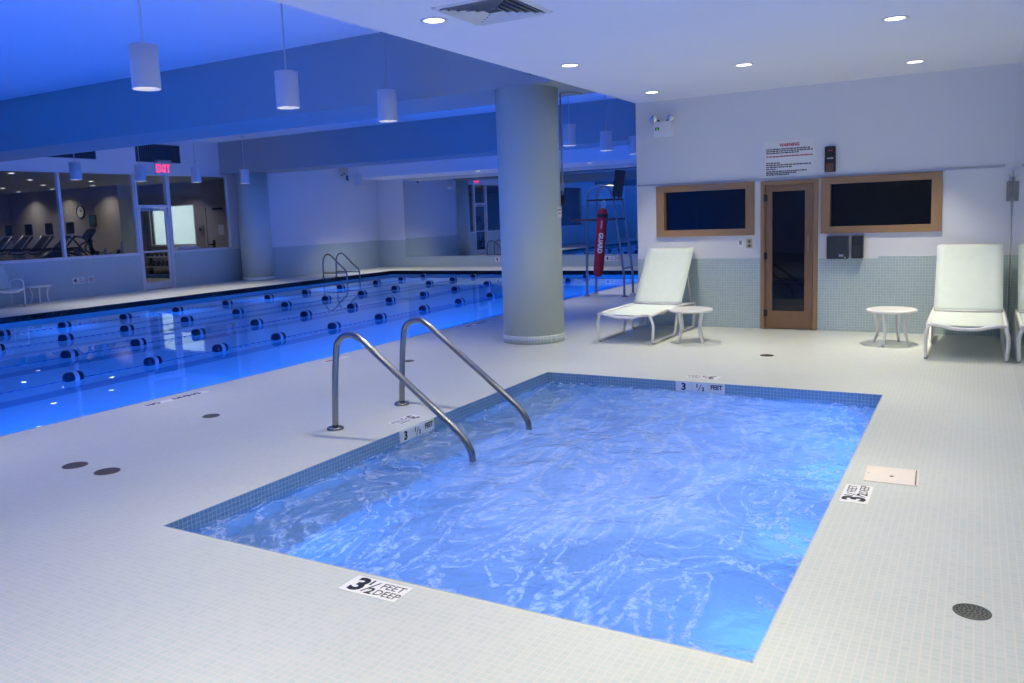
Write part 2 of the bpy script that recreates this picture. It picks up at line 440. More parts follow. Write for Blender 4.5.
def text(name, s, size, m, parent, loc, rot, align='CENTER', bold=0.0, sx=1.0, ext=0.0008, spacing=1.0, shear=0.0):
    c = bpy.data.curves.new(name, 'FONT'); c.body = s; c.size = size; c.align_x = align; c.align_y = 'CENTER'
    c.extrude = ext; c.offset = bold; c.space_character = spacing; c.shear = shear
    c.resolution_u = 3
    c.materials.append(M[m])
    tmp = bpy.data.objects.new(name + '_outline', c); COL.objects.link(tmp)
    me = bpy.data.meshes.new_from_object(tmp); bpy.data.objects.remove(tmp); bpy.data.curves.remove(c)
    for v in me.vertices: v.co.x *= sx
    o = bpy.data.objects.new(name, me); COL.objects.link(o); o.parent = parent
    if not me.materials: me.materials.append(M[m])
    o.location = loc; o.rotation_euler = rot
    return o

# ================================================================== STRUCTURE
def floor_sheet():
    mb = MB()
    xs = [XL, XP2, XP1, TX0, TX1, XM]; ys = [YN, YP1, TY0, TY1, YP2, YE]
    for i in range(5):
        for j in range(5):
            pool = (i == 1 and 1 <= j <= 3)
            tub = (i == 3 and j == 2)
            if pool or tub: continue
            mb.poly([(xs[i], ys[j], 0), (xs[i + 1], ys[j], 0), (xs[i + 1], ys[j + 1], 0), (xs[i], ys[j + 1], 0)])
    bmesh.ops.remove_doubles(mb.bm, verts=mb.bm.verts[:], dist=1e-5)
    return mb.build('floor', 'deck')
struct(floor_sheet())

# lap pool shell
ZPF = -1.25
mb = MB()
mb.box(XP2, XP1, YP1, YP2, ZPF - 0.1, ZPF)
mb.box(XP2 - 0.15, XP2, YP1 - 0.15, YP2 + 0.15, ZPF - 0.1, -0.002)
mb.box(XP1, XP1 + 0.15, YP1 - 0.15, YP2 + 0.15, ZPF - 0.1, -0.002)
mb.box(XP2, XP1, YP1 - 0.15, YP1, ZPF - 0.1, -0.002)
mb.box(XP2, XP1, YP2, YP2 + 0.15, ZPF - 0.1, -0.002)
struct(mb.build('floor_pool_basin', 'pooltile'))
mb = MB()
e = 0.006
mb.box(XP2, XP2 + e, YP1, YP2, -0.17, 0.001)
mb.box(XP1 - e, XP1, YP1, YP2, -0.17, 0.001)
mb.box(XP2, XP1, YP2 - e, YP2, -0.17, 0.001)
mb.box(XP2, XP1, YP1, YP1 + e, -0.17, 0.001)
struct(mb.build('trim_1', 'blackband'), 'black tile waterline band round the lap pool')
LANES = [-9.5, -11.34, -13.22, -15.08]
for k, xc in enumerate([-8.12, -9.96, -11.8, -13.45, -15.15]):
    mb = MB(); mb.box(xc - 0.17, xc + 0.17, YP1 + 1.2, YP2 - 1.2, ZPF, ZPF + 0.004)
    mb.box(xc - 0.45, xc + 0.45, YP2 - 1.45, YP2 - 1.2, ZPF, ZPF + 0.004)
    struct(mb.build('trim_%d' % (k + 2), 'lane_mark'), 'dark lane marking on the pool floor')
mb = MB()
nx, ny = 2, 2
mb.poly([(XP2 + e, YP1 + e, ZW), (XP1 - e, YP1 + e, ZW), (XP1 - e, YP2 - e, ZW), (XP2 + e, YP2 - e, ZW)])
o = mb.build('pool_water', 'pool_water'); o['kind'] = 'stuff'; tag(o, 'still blue lit water filling the long lap pool', 'water')

# whirlpool shell with bench, ledge and entry step
ZTF = -1.05
mb = MB()
mb.box(TX0, TX1, TY0, TY1, ZTF - 0.1, ZTF)
for x0, x1, y0, y1 in ((TX0 - .12, TX0, TY0 - .12, TY1 + .12), (TX1, TX1 + .12, TY0 - .12, TY1 + .12), (TX0, TX1, TY0 - .12, TY0), (TX0, TX1, TY1, TY1 + .12)):
    mb.box(x0, x1, y0, y1, ZTF - 0.1, -0.002)
mb.box(TX0, TX0 + 0.45, TY0, TY1, ZTF, -0.48)
mb.box(TX0 + 0.45, TX1, TY1 - 0.42, TY1, ZTF, -0.85)
struct(mb.build('floor_whirlpool_basin', 'tubtile'))
mb = MB(); mb.box(TX0, TX0 + 0.50, 4.85, 5.95, -0.48, -0.24)
struct(mb.build('trim_7', 'tubtile'), 'square entry step under the whirlpool water between the handrails')
mb = MB(); mb.box(TX0, TX0 + .005, TY0, TY1, -0.2, 0.001); mb.box(TX1 - .005, TX1, TY0, TY1, -0.2, 0.001)
struct(mb.build('trim_8', 'bandtile_yz'), 'blue mosaic waterline band along the whirlpool sides')
mb = MB(); mb.box(TX0, TX1, TY1 - .005, TY1, -0.2, 0.001); mb.box(TX0, TX1, TY0, TY0 + .005, -0.2, 0.001)
struct(mb.build('trim_9', 'bandtile_xz'), 'blue mosaic waterline band across the whirlpool ends')
# churned surface: a real wavy sheet
mb = MB(); NX, NY = 110, 160; vs = []
from mathutils import noise as mn
for j in range(NY + 1):
    row = []
    for i in range(NX + 1):
        x = TX0 + .005 + (TX1 - TX0 - .01) * i / NX; y = TY0 + .005 + (TY1 - TY0 - .01) * j / NY
        p = Vector((x * 1.5, y * 1.2, 0.3))
        q = Vector((x * 5, y * 4, 2.0))
        h = 0.020 * mn.noise(p) + 0.010 * mn.noise(q) + 0.005 * mn.noise(q * 2.7)
        row.append(mb.bm.verts.new((x, y, -0.10 + h)))
    vs.append(row)
for j in range(NY):
    for i in range(NX):
        f = mb.bm.faces.new([vs[j][i], vs[j][i + 1], vs[j + 1][i + 1], vs[j + 1][i]]); f.smooth = True
o = mb.build('whirlpool_water', 'tub_water'); o['kind'] = 'stuff'; tag(o, 'churning foamy pale blue water filling the whirlpool tub', 'water')

# ceilings
mb = MB(); mb.box(XC, XM, YN, YW + 0.1, H1, H2 + 0.1)
struct(mb.build('ceiling_low', 'ceiling'))
mb = MB(); mb.box(XL - 0.1, XC + 0.02, YN, YE, H2, H2 + 0.1)
struct(mb.build('ceiling_high', 'ceiling'))
def beam(name, y0, y1):
    mb = MB(); mb.box(XL, XC, y0, y1, ZB, H2); return struct(mb.build(name, 'beam'))
beam('ceiling_beam', 9.26, 10.52)
beam('ceiling_beam', 17.75, 18.95)
beam('ceiling_beam', 0.75, 2.0)
mb = MB(); mb.box(-18.75, XC, 22.1, YE, 3.15, H2)
struct(mb.build('ceiling_soffit', 'ceiling'))

# walls
def wall(name, m, *boxes):
    mb = MB()
    for b in boxes: mb.box(*b)
    return struct(mb.build(name, m))
wall('wall_end', 'white_wall', (XL2 - 0.2, XC, YE, YE + 0.15, 0, H2))
wall('wall_near', 'white_wall', (XL - 0.2, XM, YN - 0.15, YN, -0.0, H2))
wall('wall_left_far', 'white_wall', (XL2 - 1.0, XL2, 18.5, YE, 0, H2))
wall('wall_sauna_side', 'white_wall', (XC, XC + 0.12, YW + 0.15, YE, 0, H2))
WZS, WZH = 1.02, 3.215                     # gym window sill and head
DY0, DY1 = 14.75, 15.82                   # gym door opening
wall('wall_left_lower', 'walltile_yz', (XL - 0.15, XL, 3.9, DY0, 0, WZS - 0.03), (XL - 0.15, XL, DY1, 18.5, 0, WZS - 0.03))
wall('wall_left_upper', 'white_wall', (XL - 0.15, XL, 3.9, 18.0, WZH + 0.03, H2), (XL - 0.15, XL, 18.0, 18.5, WZS - 0.03, H2), (XL - 0.15, XL, YN, 3.9, 2.2, H2))
wall('wall_left_near', 'walltile_yz', (XL - 0.15, XL, YN, 3.9, 0, 2.2))
# tiled dado on the far walls
wall('wall_left_far_dado', 'walltile_yz', (XL2, XL2 + 0.012, 18.6, YE, 0, 0.98))
wall('wall_end_dado', 'walltile_xz', (XL2, XC, YE - 0.012, YE, 0, 0.98))

# sauna wall with two window openings and a door opening
W1 = (-4.03, -2.643, 1.285, 2.005); W2 = (-1.785, -0.382, 1.285, 2.01); DR = (-2.555, -1.82, 0.0, 2.0)
F = 0.11
def sauna_wall():
    mb = MB(); y0, y1 = YW, YW + 0.15
    a0, a1, b0, b1 = W1[0] + .02, W1[1] - .02, W2[0] + .02, W2[1] - .02
    za, zb_ = W1[2] + .02, W1[3] - .02
    d0, d1 = DR[0] + .02, DR[1] - .02
    for bx in ((XC, a0, 0, H1), (a0, a1, 0, za), (a0, a1, zb_, H1), (a1, d0, 0, H1), (d0, d1, 1.98, H1), (d1, b0, 0, H1), (b0, b1, 0, za), (b0, b1, zb_, H1), (b1, XM + .1, 0, H1)):
        mb.box(bx[0], bx[1], y0, y1, bx[2], bx[3])
    return struct(mb.build('wall_sauna', 'white_wall'))
sauna_wall()
wall('wall_sauna_dado', 'walltile_xz', (XC, DR[0] + .01, YW - 0.012, YW, 0, 0.968), (DR[1] - .01, -1.09, YW - 0.012, YW, 0, 0.955), (-1.09, XM, YW - 0.012, YW, 0, 0.985))
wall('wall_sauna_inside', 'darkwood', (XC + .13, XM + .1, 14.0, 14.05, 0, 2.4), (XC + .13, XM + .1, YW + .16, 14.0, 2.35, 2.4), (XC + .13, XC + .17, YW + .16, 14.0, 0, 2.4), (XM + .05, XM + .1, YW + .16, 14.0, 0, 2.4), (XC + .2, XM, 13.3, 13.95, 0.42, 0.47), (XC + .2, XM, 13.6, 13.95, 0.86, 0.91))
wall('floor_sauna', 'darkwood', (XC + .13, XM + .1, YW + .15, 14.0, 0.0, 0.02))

# the right wall is one big mirror in three sheets
for k, (y0, y1) in enumerate(((YN, 1.0), (1.0, 6.2), (6.2, YW - 0.012))):
    mb = MB(); mb.box(XM, XM + 0.02, y0 + .001, y1 - .001, 0.0, H1)
    struct(mb.build('wall_right_mirror', 'mirror'))
wall('wall_right', 'white_wall', (XM + 0.02, XM + 0.15, YN, YW + .1, 0, H1 + .3))
# mirror on the end wall, three sheets with a thin joint
for x0, x1 in ((-17.93, -15.72), (-15.715, -13.4), (-13.395, -11.1), (-11.095, -8.8), (-8.795, XC - 0.02)):
    mb = MB(); mb.box(x0, x1, YE - 0.03, YE - 0.012, 0.385, 3.148)
    struct(mb.build('wall_end_mirror', 'mirror'))

# picture rail on the sauna wall
mb = MB(); mb.box(XC, 0.27, YW - 0.022, YW, 2.022, 2.046)
struct(mb.build('trim_10', 'rail_grey'), 'thin white rail along the sauna wall above the windows')

# pillars
def pillar(x, y, r, top, tile):
    mb = MB(); mb.lathe([(r, tile), (r, top)], None, 64, Matrix.Translation((x, y, 0)))
    o = struct(mb.build('pillar', 'pillar'))
    mb = MB(); mb.lathe([(r + .008, 0), (r + .008, tile)], None, 64, Matrix.Translation((x, y, 0)))
    struct(mb.build('pillar_base', 'pillar_tile', o))
    return o
struct(pillar(-5.12, 9.63, 0.405, ZB, 0.11), 'round grey green pillar between the pools')
struct(pillar(-19.35, 18.3, 0.47, ZB, 0.11), 'round blue grey pillar against the far left wall')

# gym shell behind the glass
wall('wall_gym', 'gym_wall', (GX, -26.4, 18.6, 18.75, 0, 3.3), (-26.4, -26.25, 18.6, 19.75, 0, 3.3), (GX - .15, GX, GY, 18.75, 0, 3.3), (GX, XL - .15, GY - .15, GY, 0, 3.3),
     (-26.25, -25.95, 19.6, 19.75, 0, 3.3), (-25.95, -23.62, 19.6, 19.75, 0, 1.13), (-25.95, -23.62, 19.6, 19.75, 2.47, 3.3), (-23.62, XL2 - .2, 19.6, 19.75, 0, 3.3), (XL - .12, XL - .05, 18.5, 19.7, 0, 3.3))
wall('floor_gym', 'gym_floor', (GX, XL - .15, GY, 19.7, -0.05, 0.0))
wall('ceiling_gym', 'gym_ceil', (GX, XL - .15, GY, 19.75, 3.27, 3.35))
# squash court seen through the gym
wall('wall_court', 'court_white', (-27.6, -22.4, 23.0, 23.1, 0, 4.2), (-27.7, -27.6, 19.75, 23.1, 0, 4.2), (-22.4, -22.3, 19.75, 23.1, 0, 4.2), (-27.7, -22.3, 19.75, 23.1, 4.2, 4.3), (-27.7, -22.3, 19.75, 23.1, -0.05, 0))
wall('trim_11', 'redink', (-27.6, -22.4, 22.985, 23.0, 2.02, 2.06))
area('court_light', (-25, 21.4, 4.1), 2.0, 110, (0.9, 1.0, 1.0))

# ------------------------------------------------------------------ gym windows and door
def gym_window(n, y0, y1):
    mb = MB(); t = 0.034; d0, d1 = XL - 0.09, XL + 0.015
    mb.box(d0, d1, y0, y1, WZS - 0.03, WZS + 0.03); mb.box(d0, d1, y0, y1, WZH - 0.03, WZH + 0.03)
    mb.box(d0, d1, y0, y0 + t, WZS + .03, WZH - .03); mb.box(d0, d1, y1 - t, y1, WZS + .03, WZH - .03)
    fr = struct(mb.build('window_%d' % n, 'white_frame'))
    mb = MB(); mb.box(XL - 0.06, XL - 0.05, y0 + t, y1 - t, WZS + .03, WZH - .03); mb.build('pane', 'pane', fr)
gym_window(1, 12.60, DY0 - 0.02)
gym_window(2, 8.9, 12.60)
gym_window(3, 3.9, 8.9)
gym_window(4, DY1 + 0.02, 18.0)
def gym_door():
    mb = MB(); d0, d1 = XL - 0.12, XL + 0.02; t = 0.06
    mb.box(d0, d1, DY0, DY0 + t, 0, WZH + .03); mb.box(d0, d1, DY1 - t, DY1, 0, WZH + .03)
    mb.box(d0, d1, DY0 + t, DY1 - t, WZH - .04, WZH + .03); mb.box(d0, d1, DY0 + t, DY1 - t, 2.28, 2.36)
    fr = struct(mb.build('door_1', 'white_frame'), 'white framed glass door into the gym')
    mb = MB(); mb.box(XL - .06, XL - .05, DY0 + t, DY1 - t, 2.36, WZH - .04); mb.build('transom_pane', 'pane', fr)
    mb = MB(); a, b = DY0 + t + .005, DY1 - t - .005; x0, x1 = XL - .075, XL - .03
    mb.box(x0, x1, a, a + .07, .01, 2.27); mb.box(x0, x1, b - .07, b, .01, 2.27); mb.box(x0, x1, a + .07, b - .07, .01, .2); mb.box(x0, x1, a + .07, b - .07, 2.19, 2.27)
    lf = mb.build('door_leaf', 'white_frame', fr)
    mb = MB(); mb.box(XL - .058, XL - .05, a + .07, b - .07, .2, 2.19); mb.build('pane', 'pane', lf)
    mb = MB(); mb.tube([(XL - .02, a + .03, 1.06), (XL + .02, a + .05, 1.06), (XL + .02, b - .05, 1.06), (XL - .02, b - .03, 1.06)], .02); mb.build('push_bar', 'white_frame', lf)
    mb = MB(); mb.box(XL - .03, XL + .01, a + .1, b - .25, 2.2, 2.26, bevel=.006); mb.build('door_closer', 'silver', lf)
gym_door()

# ------------------------------------------------------------------ sauna windows and door
def sauna_window(n, W):
    x0, x1, z0, z1 = W; f = 0.115; y0, y1 = YW - 0.035, YW + .01
    # four mitred casing boards
    mb = MB()
    i0, i1, k0, k1 = x0 + f, x1 - f, z0 + f * .78, z1 - f * .75
    def board(p, m): mb.prism(p, 'Y', y0, y1, m)
    board([(x0, z1), (x1, z1), (i1, k1), (i0, k1)], 'wood_x')
    board([(x0, z0), (i0, k0), (i1, k0), (x1, z0)], 'wood_x')
    board([(x0, z0), (x0, z1), (i0, k1), (i0, k0)], 'wood_z')
    board([(x1, z0), (i1, k0), (i1, k1), (x1, z1)], 'wood_z')
    fr = struct(mb.build('window_%d' % n), 'wood framed sauna window')
    mb = MB(); a, b = y1, YW + 0.13; t = 0.03
    mb.box(i0 - t, i0, a, b, k0, k1, 'wood_z'); mb.box(i1, i1 + t, a, b, k0, k1, 'wood_z')
    mb.box(i0 - t, i1 + t, a, b, k0 - t, k0, 'wood_x'); mb.box(i0 - t, i1 + t, a, b, k1, k1 + t, 'wood_x')
    mb.build('jamb', None, fr)
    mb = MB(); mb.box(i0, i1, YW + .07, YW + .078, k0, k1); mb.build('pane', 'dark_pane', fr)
sauna_window(5, W1); sauna_window(6, W2)
def sauna_door():
    x0, x1, z0, z1 = DR; f = 0.055; y0, y1 = YW - 0.04, YW + .12
    mb = MB()
    mb.box(x0, x0 + f, y0, y1, 0, z1, 'wood_z', bevel=.004); mb.box(x1 - f, x1, y0, y1, 0, z1, 'wood_z', bevel=.004); mb.box(x0 + f, x1 - f, y0, y1, z1 - f, z1, 'wood_x', bevel=.004)
    fr = struct(mb.build('door_2'), 'brown wooden sauna door with a tall glass pane')
    a, b, c, d = x0 + f + .004, x1 - f - .004, 0.012, z1 - f - .004
    g0, g1, h0, h1 = -2.405, -1.985, 0.25, 1.86
    mb = MB(); q0, q1 = YW - .02, YW + .02
    mb.box(a, g0, q0, q1, c, d, 'door_wood', bevel=.003); mb.box(g1, b, q0, q1, c, d, 'door_wood', bevel=.003)
    mb.box(g0, g1, q0, q1, c, h0, 'door_wood', bevel=.003); mb.box(g0, g1, q0, q1, h1, d, 'door_wood', bevel=.003)
    lf = mb.build('door_leaf', None, fr)
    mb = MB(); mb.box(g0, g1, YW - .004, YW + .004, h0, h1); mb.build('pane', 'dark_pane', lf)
    mb = MB(); mb.box(-1.953, -1.922, q0 - .035, q0 - .012, 1.055, 1.275, bevel=.006); mb.box(-1.946, -1.929, q0 - .014, q0, 1.08, 1.11); mb.box(-1.946, -1.929, q0 - .014, q0, 1.22, 1.25); mb.build('handle', 'wood_z', lf)
    for z in (0.22, 1.0, 1.78):
        mb = MB(); mb.cyl((a - .008, q0 - .012, z - .05), .011, .1, seg=12); mb.box(a, a + .03, q0 - .006, q0 + .001, z - .045, z + .045); mb.build('hinge', 'black', lf)
sauna_door()

# ================================================================== LIGHT FITTINGS
def downlight(x, y, z, power, label, r=0.085, group='recessed downlights', lit=WARM, spread=88):
    t = thing('downlight', label, 'ceiling light', (x, y, z), 0, group)
    mb = MB(); mb.lathe([(r + .022, -.001), (r + .022, -.006), (r, -.009), (r - .004, -.002)], None, 36, cap=False); mb.build('trim_ring', 'white_frame', t)
    mb = MB(); mb.lathe([(r - .003, -.003), (0, -.0031)], None, 36, cap=False); mb.build('lens', 'lens', t)
    area('lamp', (0, 0, -.012), r * 1.5, power, lit, spread=spread, parent=t)
    return t
for x, y, l in ((-3.762, 5.57, 'recessed downlight beside the dark square air vent'), (-3.762, 8.07, 'small recessed downlight just right of the grey pillar top'),
                (-2.264, 9.344, 'recessed downlight above the warning sign, middle of the low ceiling'), (-3.758, 10.58, 'recessed downlight above the emergency light by the wall corner'),
                (-0.658, 7.96, 'larger recessed downlight at the right, nearer the viewer'), (-0.656, 10.51, 'recessed downlight above the right sauna window')):
    downlight(x, y, H1, P_DOWN * (1.2 if x > -1 else 0.9), l, spread=74 if y > 10 else 88)
for x, y in ((-3.76, 3.07), (-3.76, 0.5), (-0.66, 5.4), (-0.66, 2.9), (-0.66, 0.4), (-2.26, 4.2), (-2.26, 1.6)):
    downlight(x, y, H1, P_DOWN * (1.25 if x > -1 else 0.75), 'recessed downlight overhead beyond the top of the picture', group='downlights overhead')
for x, l in ((-17.6, 'farthest left downlight in the white soffit over the pool end'), (-15.74, 'soffit downlight second from the left above the end mirror'), (-13.85, 'soffit downlight above the end mirror, next to the grey pillar'), (-9.98, 'soffit downlight above the guard chair end of the mirror')):
    downlight(x, 22.6, 3.15, P_END, l, group='soffit downlights over the pool end')
downlight(-11.9, 22.6, 3.15, P_END, 'soffit downlight hidden behind the grey pillar', group='soffit downlights over the pool end')

def make_pendant():
    t = thing('pendant_lamp', '', 'pendant lamp', (0, 0, 0))
    R_, Hh = 0.124, 0.385
    mb = MB(); mb.lathe([(R_, -Hh / 2), (R_, Hh / 2), (.02, Hh / 2 + .002)], None, 40, cap=False)
    mb.lathe([(R_ - .004, -Hh / 2), (R_ - .004, Hh / 2 - .002)], None, 40, cap=False)
    mb.lathe([(R_ - .004, -Hh / 2), (R_, -Hh / 2)], None, 40, cap=False); mb.build('lamp_shade', 'pendant', t)
    mb = MB(); mb.lathe([(R_ - .006, -Hh / 2 + .004), (R_ - .03, -Hh / 2 + .05)], None, 40, cap=False); mb.build('reflector', 'reflector', t)
    mb = MB(); mb.lathe([(R_ - .03, -Hh / 2 + .05), (0, -Hh / 2 + .0501)], None, 40, cap=False); mb.build('lens', 'lens', t)
    return t
PEND0 = make_pendant()
def pendant(x, y, z, label, group, first=[]):
    t = PEND0 if not first else copy_tree(PEND0); first.append(1)
    t.location = (x, y, z); t['label'] = label; t['group'] = group
    mb = MB(); mb.tube([(0, 0, .19), (0, 0, H2 - z)], .008, seg=8); mb.build('rod', 'white_frame', t)
    mb = MB(); mb.cyl((0, 0, H2 - z - .03), .06, .03, seg=20); mb.build('canopy', 'white_frame', t)
    return t
GP = 'white cylinder pendants over the pool edge'; GF = 'white cylinder pendants along the far side'
pend = [
    (-6.6, 5.07, 3.12, 'large white cylinder pendant nearest the viewer, upper left', GP),
    (-6.6, 6.85, 3.12, 'white cylinder pendant second from the left in the near row', GP),
    (-6.6, 8.62, 3.12, 'white cylinder pendant nearest the left of the grey pillar', GP),
    (-6.62, 14.1, 3.12, 'white cylinder pendant half hidden right beside the grey pillar', GP),
    (-6.62, 15.85, 3.12, 'white cylinder pendant hanging in the gap above the guard chair', GP),
    (-6.6, 17.4, 3.12, 'white cylinder pendant cut off by the sauna wall corner', GP),
    (-17.7, 11.54, 3.04, 'small far pendant farthest left, in front of the gym glass', GF),
    (-17.7, 13.2, 3.04, 'small far pendant left of the gym exit sign', GF),
    (-17.7, 14.85, 3.04, 'small far pendant right of the gym exit sign', GF),
    (-17.7, 16.5, 3.04, 'small far pendant left of the far blue grey pillar', GF),
    (-17.7, 21.35, 3.04, 'smallest far pendant in front of the end wall corner', GF)]
for p in pend: pendant(*p)
for y in (3.3, 1.2, -0.9): pendant(-6.6, y, 3.12, 'white cylinder pendant beyond the left edge of the picture', 'pendants out of view')
for o in [o for o in bpy.data.objects if o.name.startswith('pendant_lamp')]:
    near = o.location.x > -10
    area('lamp', (0, 0, -.16), .17, P_PEND if near else P_PEND * 1.6, WARM, spread=85, parent=o)

# underwater lamps of the lap pool (round lens in the wall)
for k in range(9):
    y = YP1 + 1.4 + k * 2.75
    area('pool_lamp', (XP1 - .02, y, -0.62), 0.32, P_POOL, POOLBLUE, (-1, 0, 0))
    area('pool_lamp', (XP2 + .02, y, -0.55), 0.32, P_POOL * 0.3, POOLBLUE, (1, 0, -0.35), spread=80)
for k in range(4):
    x = XP2 + 1.4 + k * 2.5
    area('pool_lamp', (x, YP1 + .02, -0.6), 0.32, P_POOL, POOLBLUE, (0, 1, 0))
# underwater lamps of the whirlpool
for y in (4.0, 5.3, 6.5, 7.1):
    area('tub_lamp', (TX1 - .02, y, -0.70), 0.22, P_TUB, TUBBLUE, (-1, 0, -0.08))
for x in (-2.9, -1.7):
    area('tub_lamp', (x, TY0 + .02, -0.76), 0.22, P_TUB, TUBBLUE, (0, 1, 0.15))

# gym downlights
gl = [(-21.9, 12.5), (-24.4, 14.45), (-26.8, 16.3), (-29.0, 16.2), (-31.2, 18.0), (-29.1, 18.0), (-24.4, 16.4), (-26.7, 18.0), (-23.6, 18.6)]
gn = ['nearest the gym glass at the far left', 'over the treadmills at the left', 'behind the first mullion post', 'small and far left in the gym', 'deepest in the gym at the left', 'close to the clock wall at the left', 'over the elliptical trainer', 'beside the wall clock corner', 'above the gym door transom']
for (x, y), n in zip(gl, gn): downlight(x, y, 3.268, P_GYM, 'gym ceiling downlight ' + n, r=0.09, group='gym ceiling downlights', lit=(1.0, .9, .8), spread=120)
for x, y in ((-21.9, 8.5), (-24.4, 10.2), (-21.6, 16.2)): downlight(x, y, 3.268, P_GYM, 'gym ceiling downlight out of view', r=.09, group='gym downlights out of view', lit=(1.0, .9, .8), spread=120)
#@@OBJECTS
# ================================================================== DECK FURNITURE
def handrail(y, xb, label):
    t = thing('pool_handrail', label, 'handrail', (xb, y, 0), 0, 'whirlpool handrails')
    pts = [(0, 0, 0.0), (0.03, 0, .40), (0.055, 0, .60), (0.075, 0, .70), (.125, 0, .755), (.19, 0, .778), (.265, 0, .775), (.34, 0, .735), (.40, 0, .69), (.62, 0, .525), (.86, 0, .345), (1.15, 0, .127), (1.22, 0, .065), (1.275, 0, -.005), (1.305, 0, -.10), (1.31, 0, -.46)]
    mb = MB(); mb.tube(smooth_path(pts, 6), 0.0255, seg=20); mb.build('rail', 'steel', t)
    mb = MB(); mb.lathe([(.068, 0), (.068, .012), (.055, .022), (.030, .026)], None, 32); mb.build('flange', 'steel', t)
    return t
handrail(4.92, -4.465, 'curved steel handrail nearer the viewer, rising from the deck into the whirlpool')
handrail(5.845, -4.49, 'curved steel handrail farther from the viewer, second at the whirlpool edge')

def make_lounger():
    t = thing('chaise_lounge', '', 'lounger')
    W = .355; r = .019
    # bent front tube with the two side rails
    mb = MB()
    front = round_path([(-W, 1.62, .355), (-W, 1.12, .372), (-W, .25, .372), (-W, .0, .362)], .1, 5)
    dip = [(-W + .02, -.03, .372), (-W + .07, -.045, .374), (-W + .16, -.048, .358), (-.12, -.05, .338), (0, -.05, .333), (.12, -.05, .338), (W - .16, -.048, .358), (W - .07, -.045, .374), (W - .02, -.03, .372)]
    back = [(-p.x, p.y, p.z) for p in reversed(front)]
    mb.tube(smooth_path([tuple(p) for p in front] + dip + back, 3), r, seg=10)
    for y, z in ((.55, .322), (1.12, .345), (1.6, .35)): mb.tube(round_path([(-W, y, .365), (-W + .05, y, z), (W - .05, y, z), (W, y, .365)], .03, 3), r * .7, seg=8)
    mb.build('frame', 'plastic_white', t)
    for s in (-1, 1):
        mb = MB()
        mb.tube(round_path([(s * (W - .01), -.03, .362), (s * (W + .025), -.005, .25), (s * (W + .012), .0, .016), (s * (W + .012), .80, .016), (s * W, .98, .365)], .05, 5), r, seg=10)
        mb.build('leg', 'plastic_white', t)
        mb = MB()
        mb.tube(round_path([(s * W, 1.06, .365), (s * (W + .008), 1.14, .016), (s * (W + .008), 1.58, .016), (s * W, 1.68, .33), (s * W, 1.60, .362)], .05, 5), r, seg=10)
        mb.build('leg', 'plastic_white', t)
        for yy in (.03, .78):
            mb = MB(); mb.box(s * (W + .012) - .018, s * (W + .012) + .018, yy - .02, yy + .02, 0, .02, bevel=.004); mb.build('glide', 'grey', t)
    def sling(name, p0, p1, hw, sag, n=18):
        mb = MB(); a, b = Vector(p0), Vector(p1); rows = []
        nrm = Vector((1, 0, 0)).cross(b - a).normalized()
        for side in (0, 1):
            g = []
            for i in range(n + 1):
                c = a.lerp(b, i / n); row = []
                for j in range(9):
                    u = j / 8 * 2 - 1
                    d = -sag * (1 - u * u) * math.sin(PI * min(1, max(0, i / n)) * .9 + .15)
                    row.append(mb.bm.verts.new(c + Vector((u * hw, 0, 0)) + nrm * (d + (.004 if side == 0 else -.004))))
                g.append(row)
            rows.append(g)
        for side, g in enumerate(rows):
            for i in range(n):
                for j in range(8):
                    q = [g[i][j], g[i][j + 1], g[i + 1][j + 1], g[i + 1][j]]
                    f = mb.bm.faces.new(q if side == 0 else q[::-1]); f.smooth = True
        A, B = rows
        for i in range(n):
            for j in (0, 8): mb.bm.faces.new([A[i][j], A[i + 1][j], B[i + 1][j], B[i][j]])
        for j in range(8):
            for i in (0, n): mb.bm.faces.new([A[i][j], A[i][j + 1], B[i][j + 1], B[i][j]])
        bmesh.ops.recalc_face_normals(mb.bm, faces=mb.bm.faces[:])
        return mb.build(name, 'sling', t)
    sling('seat_sling', (0, .01, .362), (0, 1.10, .378), W - .012, .034)
    sling('backrest_sling', (0, 1.135, .385), (0, 1.70, 1.118), W - .008, .012)
    mb = MB()
    for s in (-1, 1): mb.tube([(s * (W - .035), 1.125, .355), (s * (W - .035), 1.722, 1.115)], .014, seg=8)
    mb.tube([(-(W - .035), 1.722, 1.115), (W - .035, 1.722, 1.115)], .012, seg=8); mb.tube([(-(W - .025), 1.14, .385), (W - .025, 1.14, .385)], .012, seg=8)
    mb.build('backrest_frame', 'plastic_white', t)
    mb = MB()
    for s in (-1, 1): mb.tube([(s * (W - .03), 1.46, .80), (s * (W - .03), 1.60, .36)], .009, seg=8)
    mb.build('backrest_prop', 'plastic_white', t)
    return t
l1 = make_lounger(); l1.location = (-3.86, 9.73, 0); l1.rotation_euler.z = D2R(-1.5)
l1['label'] = 'mint green white framed lounger by the wall corner, left of the sauna door'; l1['group'] = 'mint poolside loungers'
l2 = copy_tree(l1); l2.location = (-0.065, 9.62, 0); l2.rotation_euler.z = 0
l2['label'] = 'mint green white framed lounger right beside the mirrored wall'

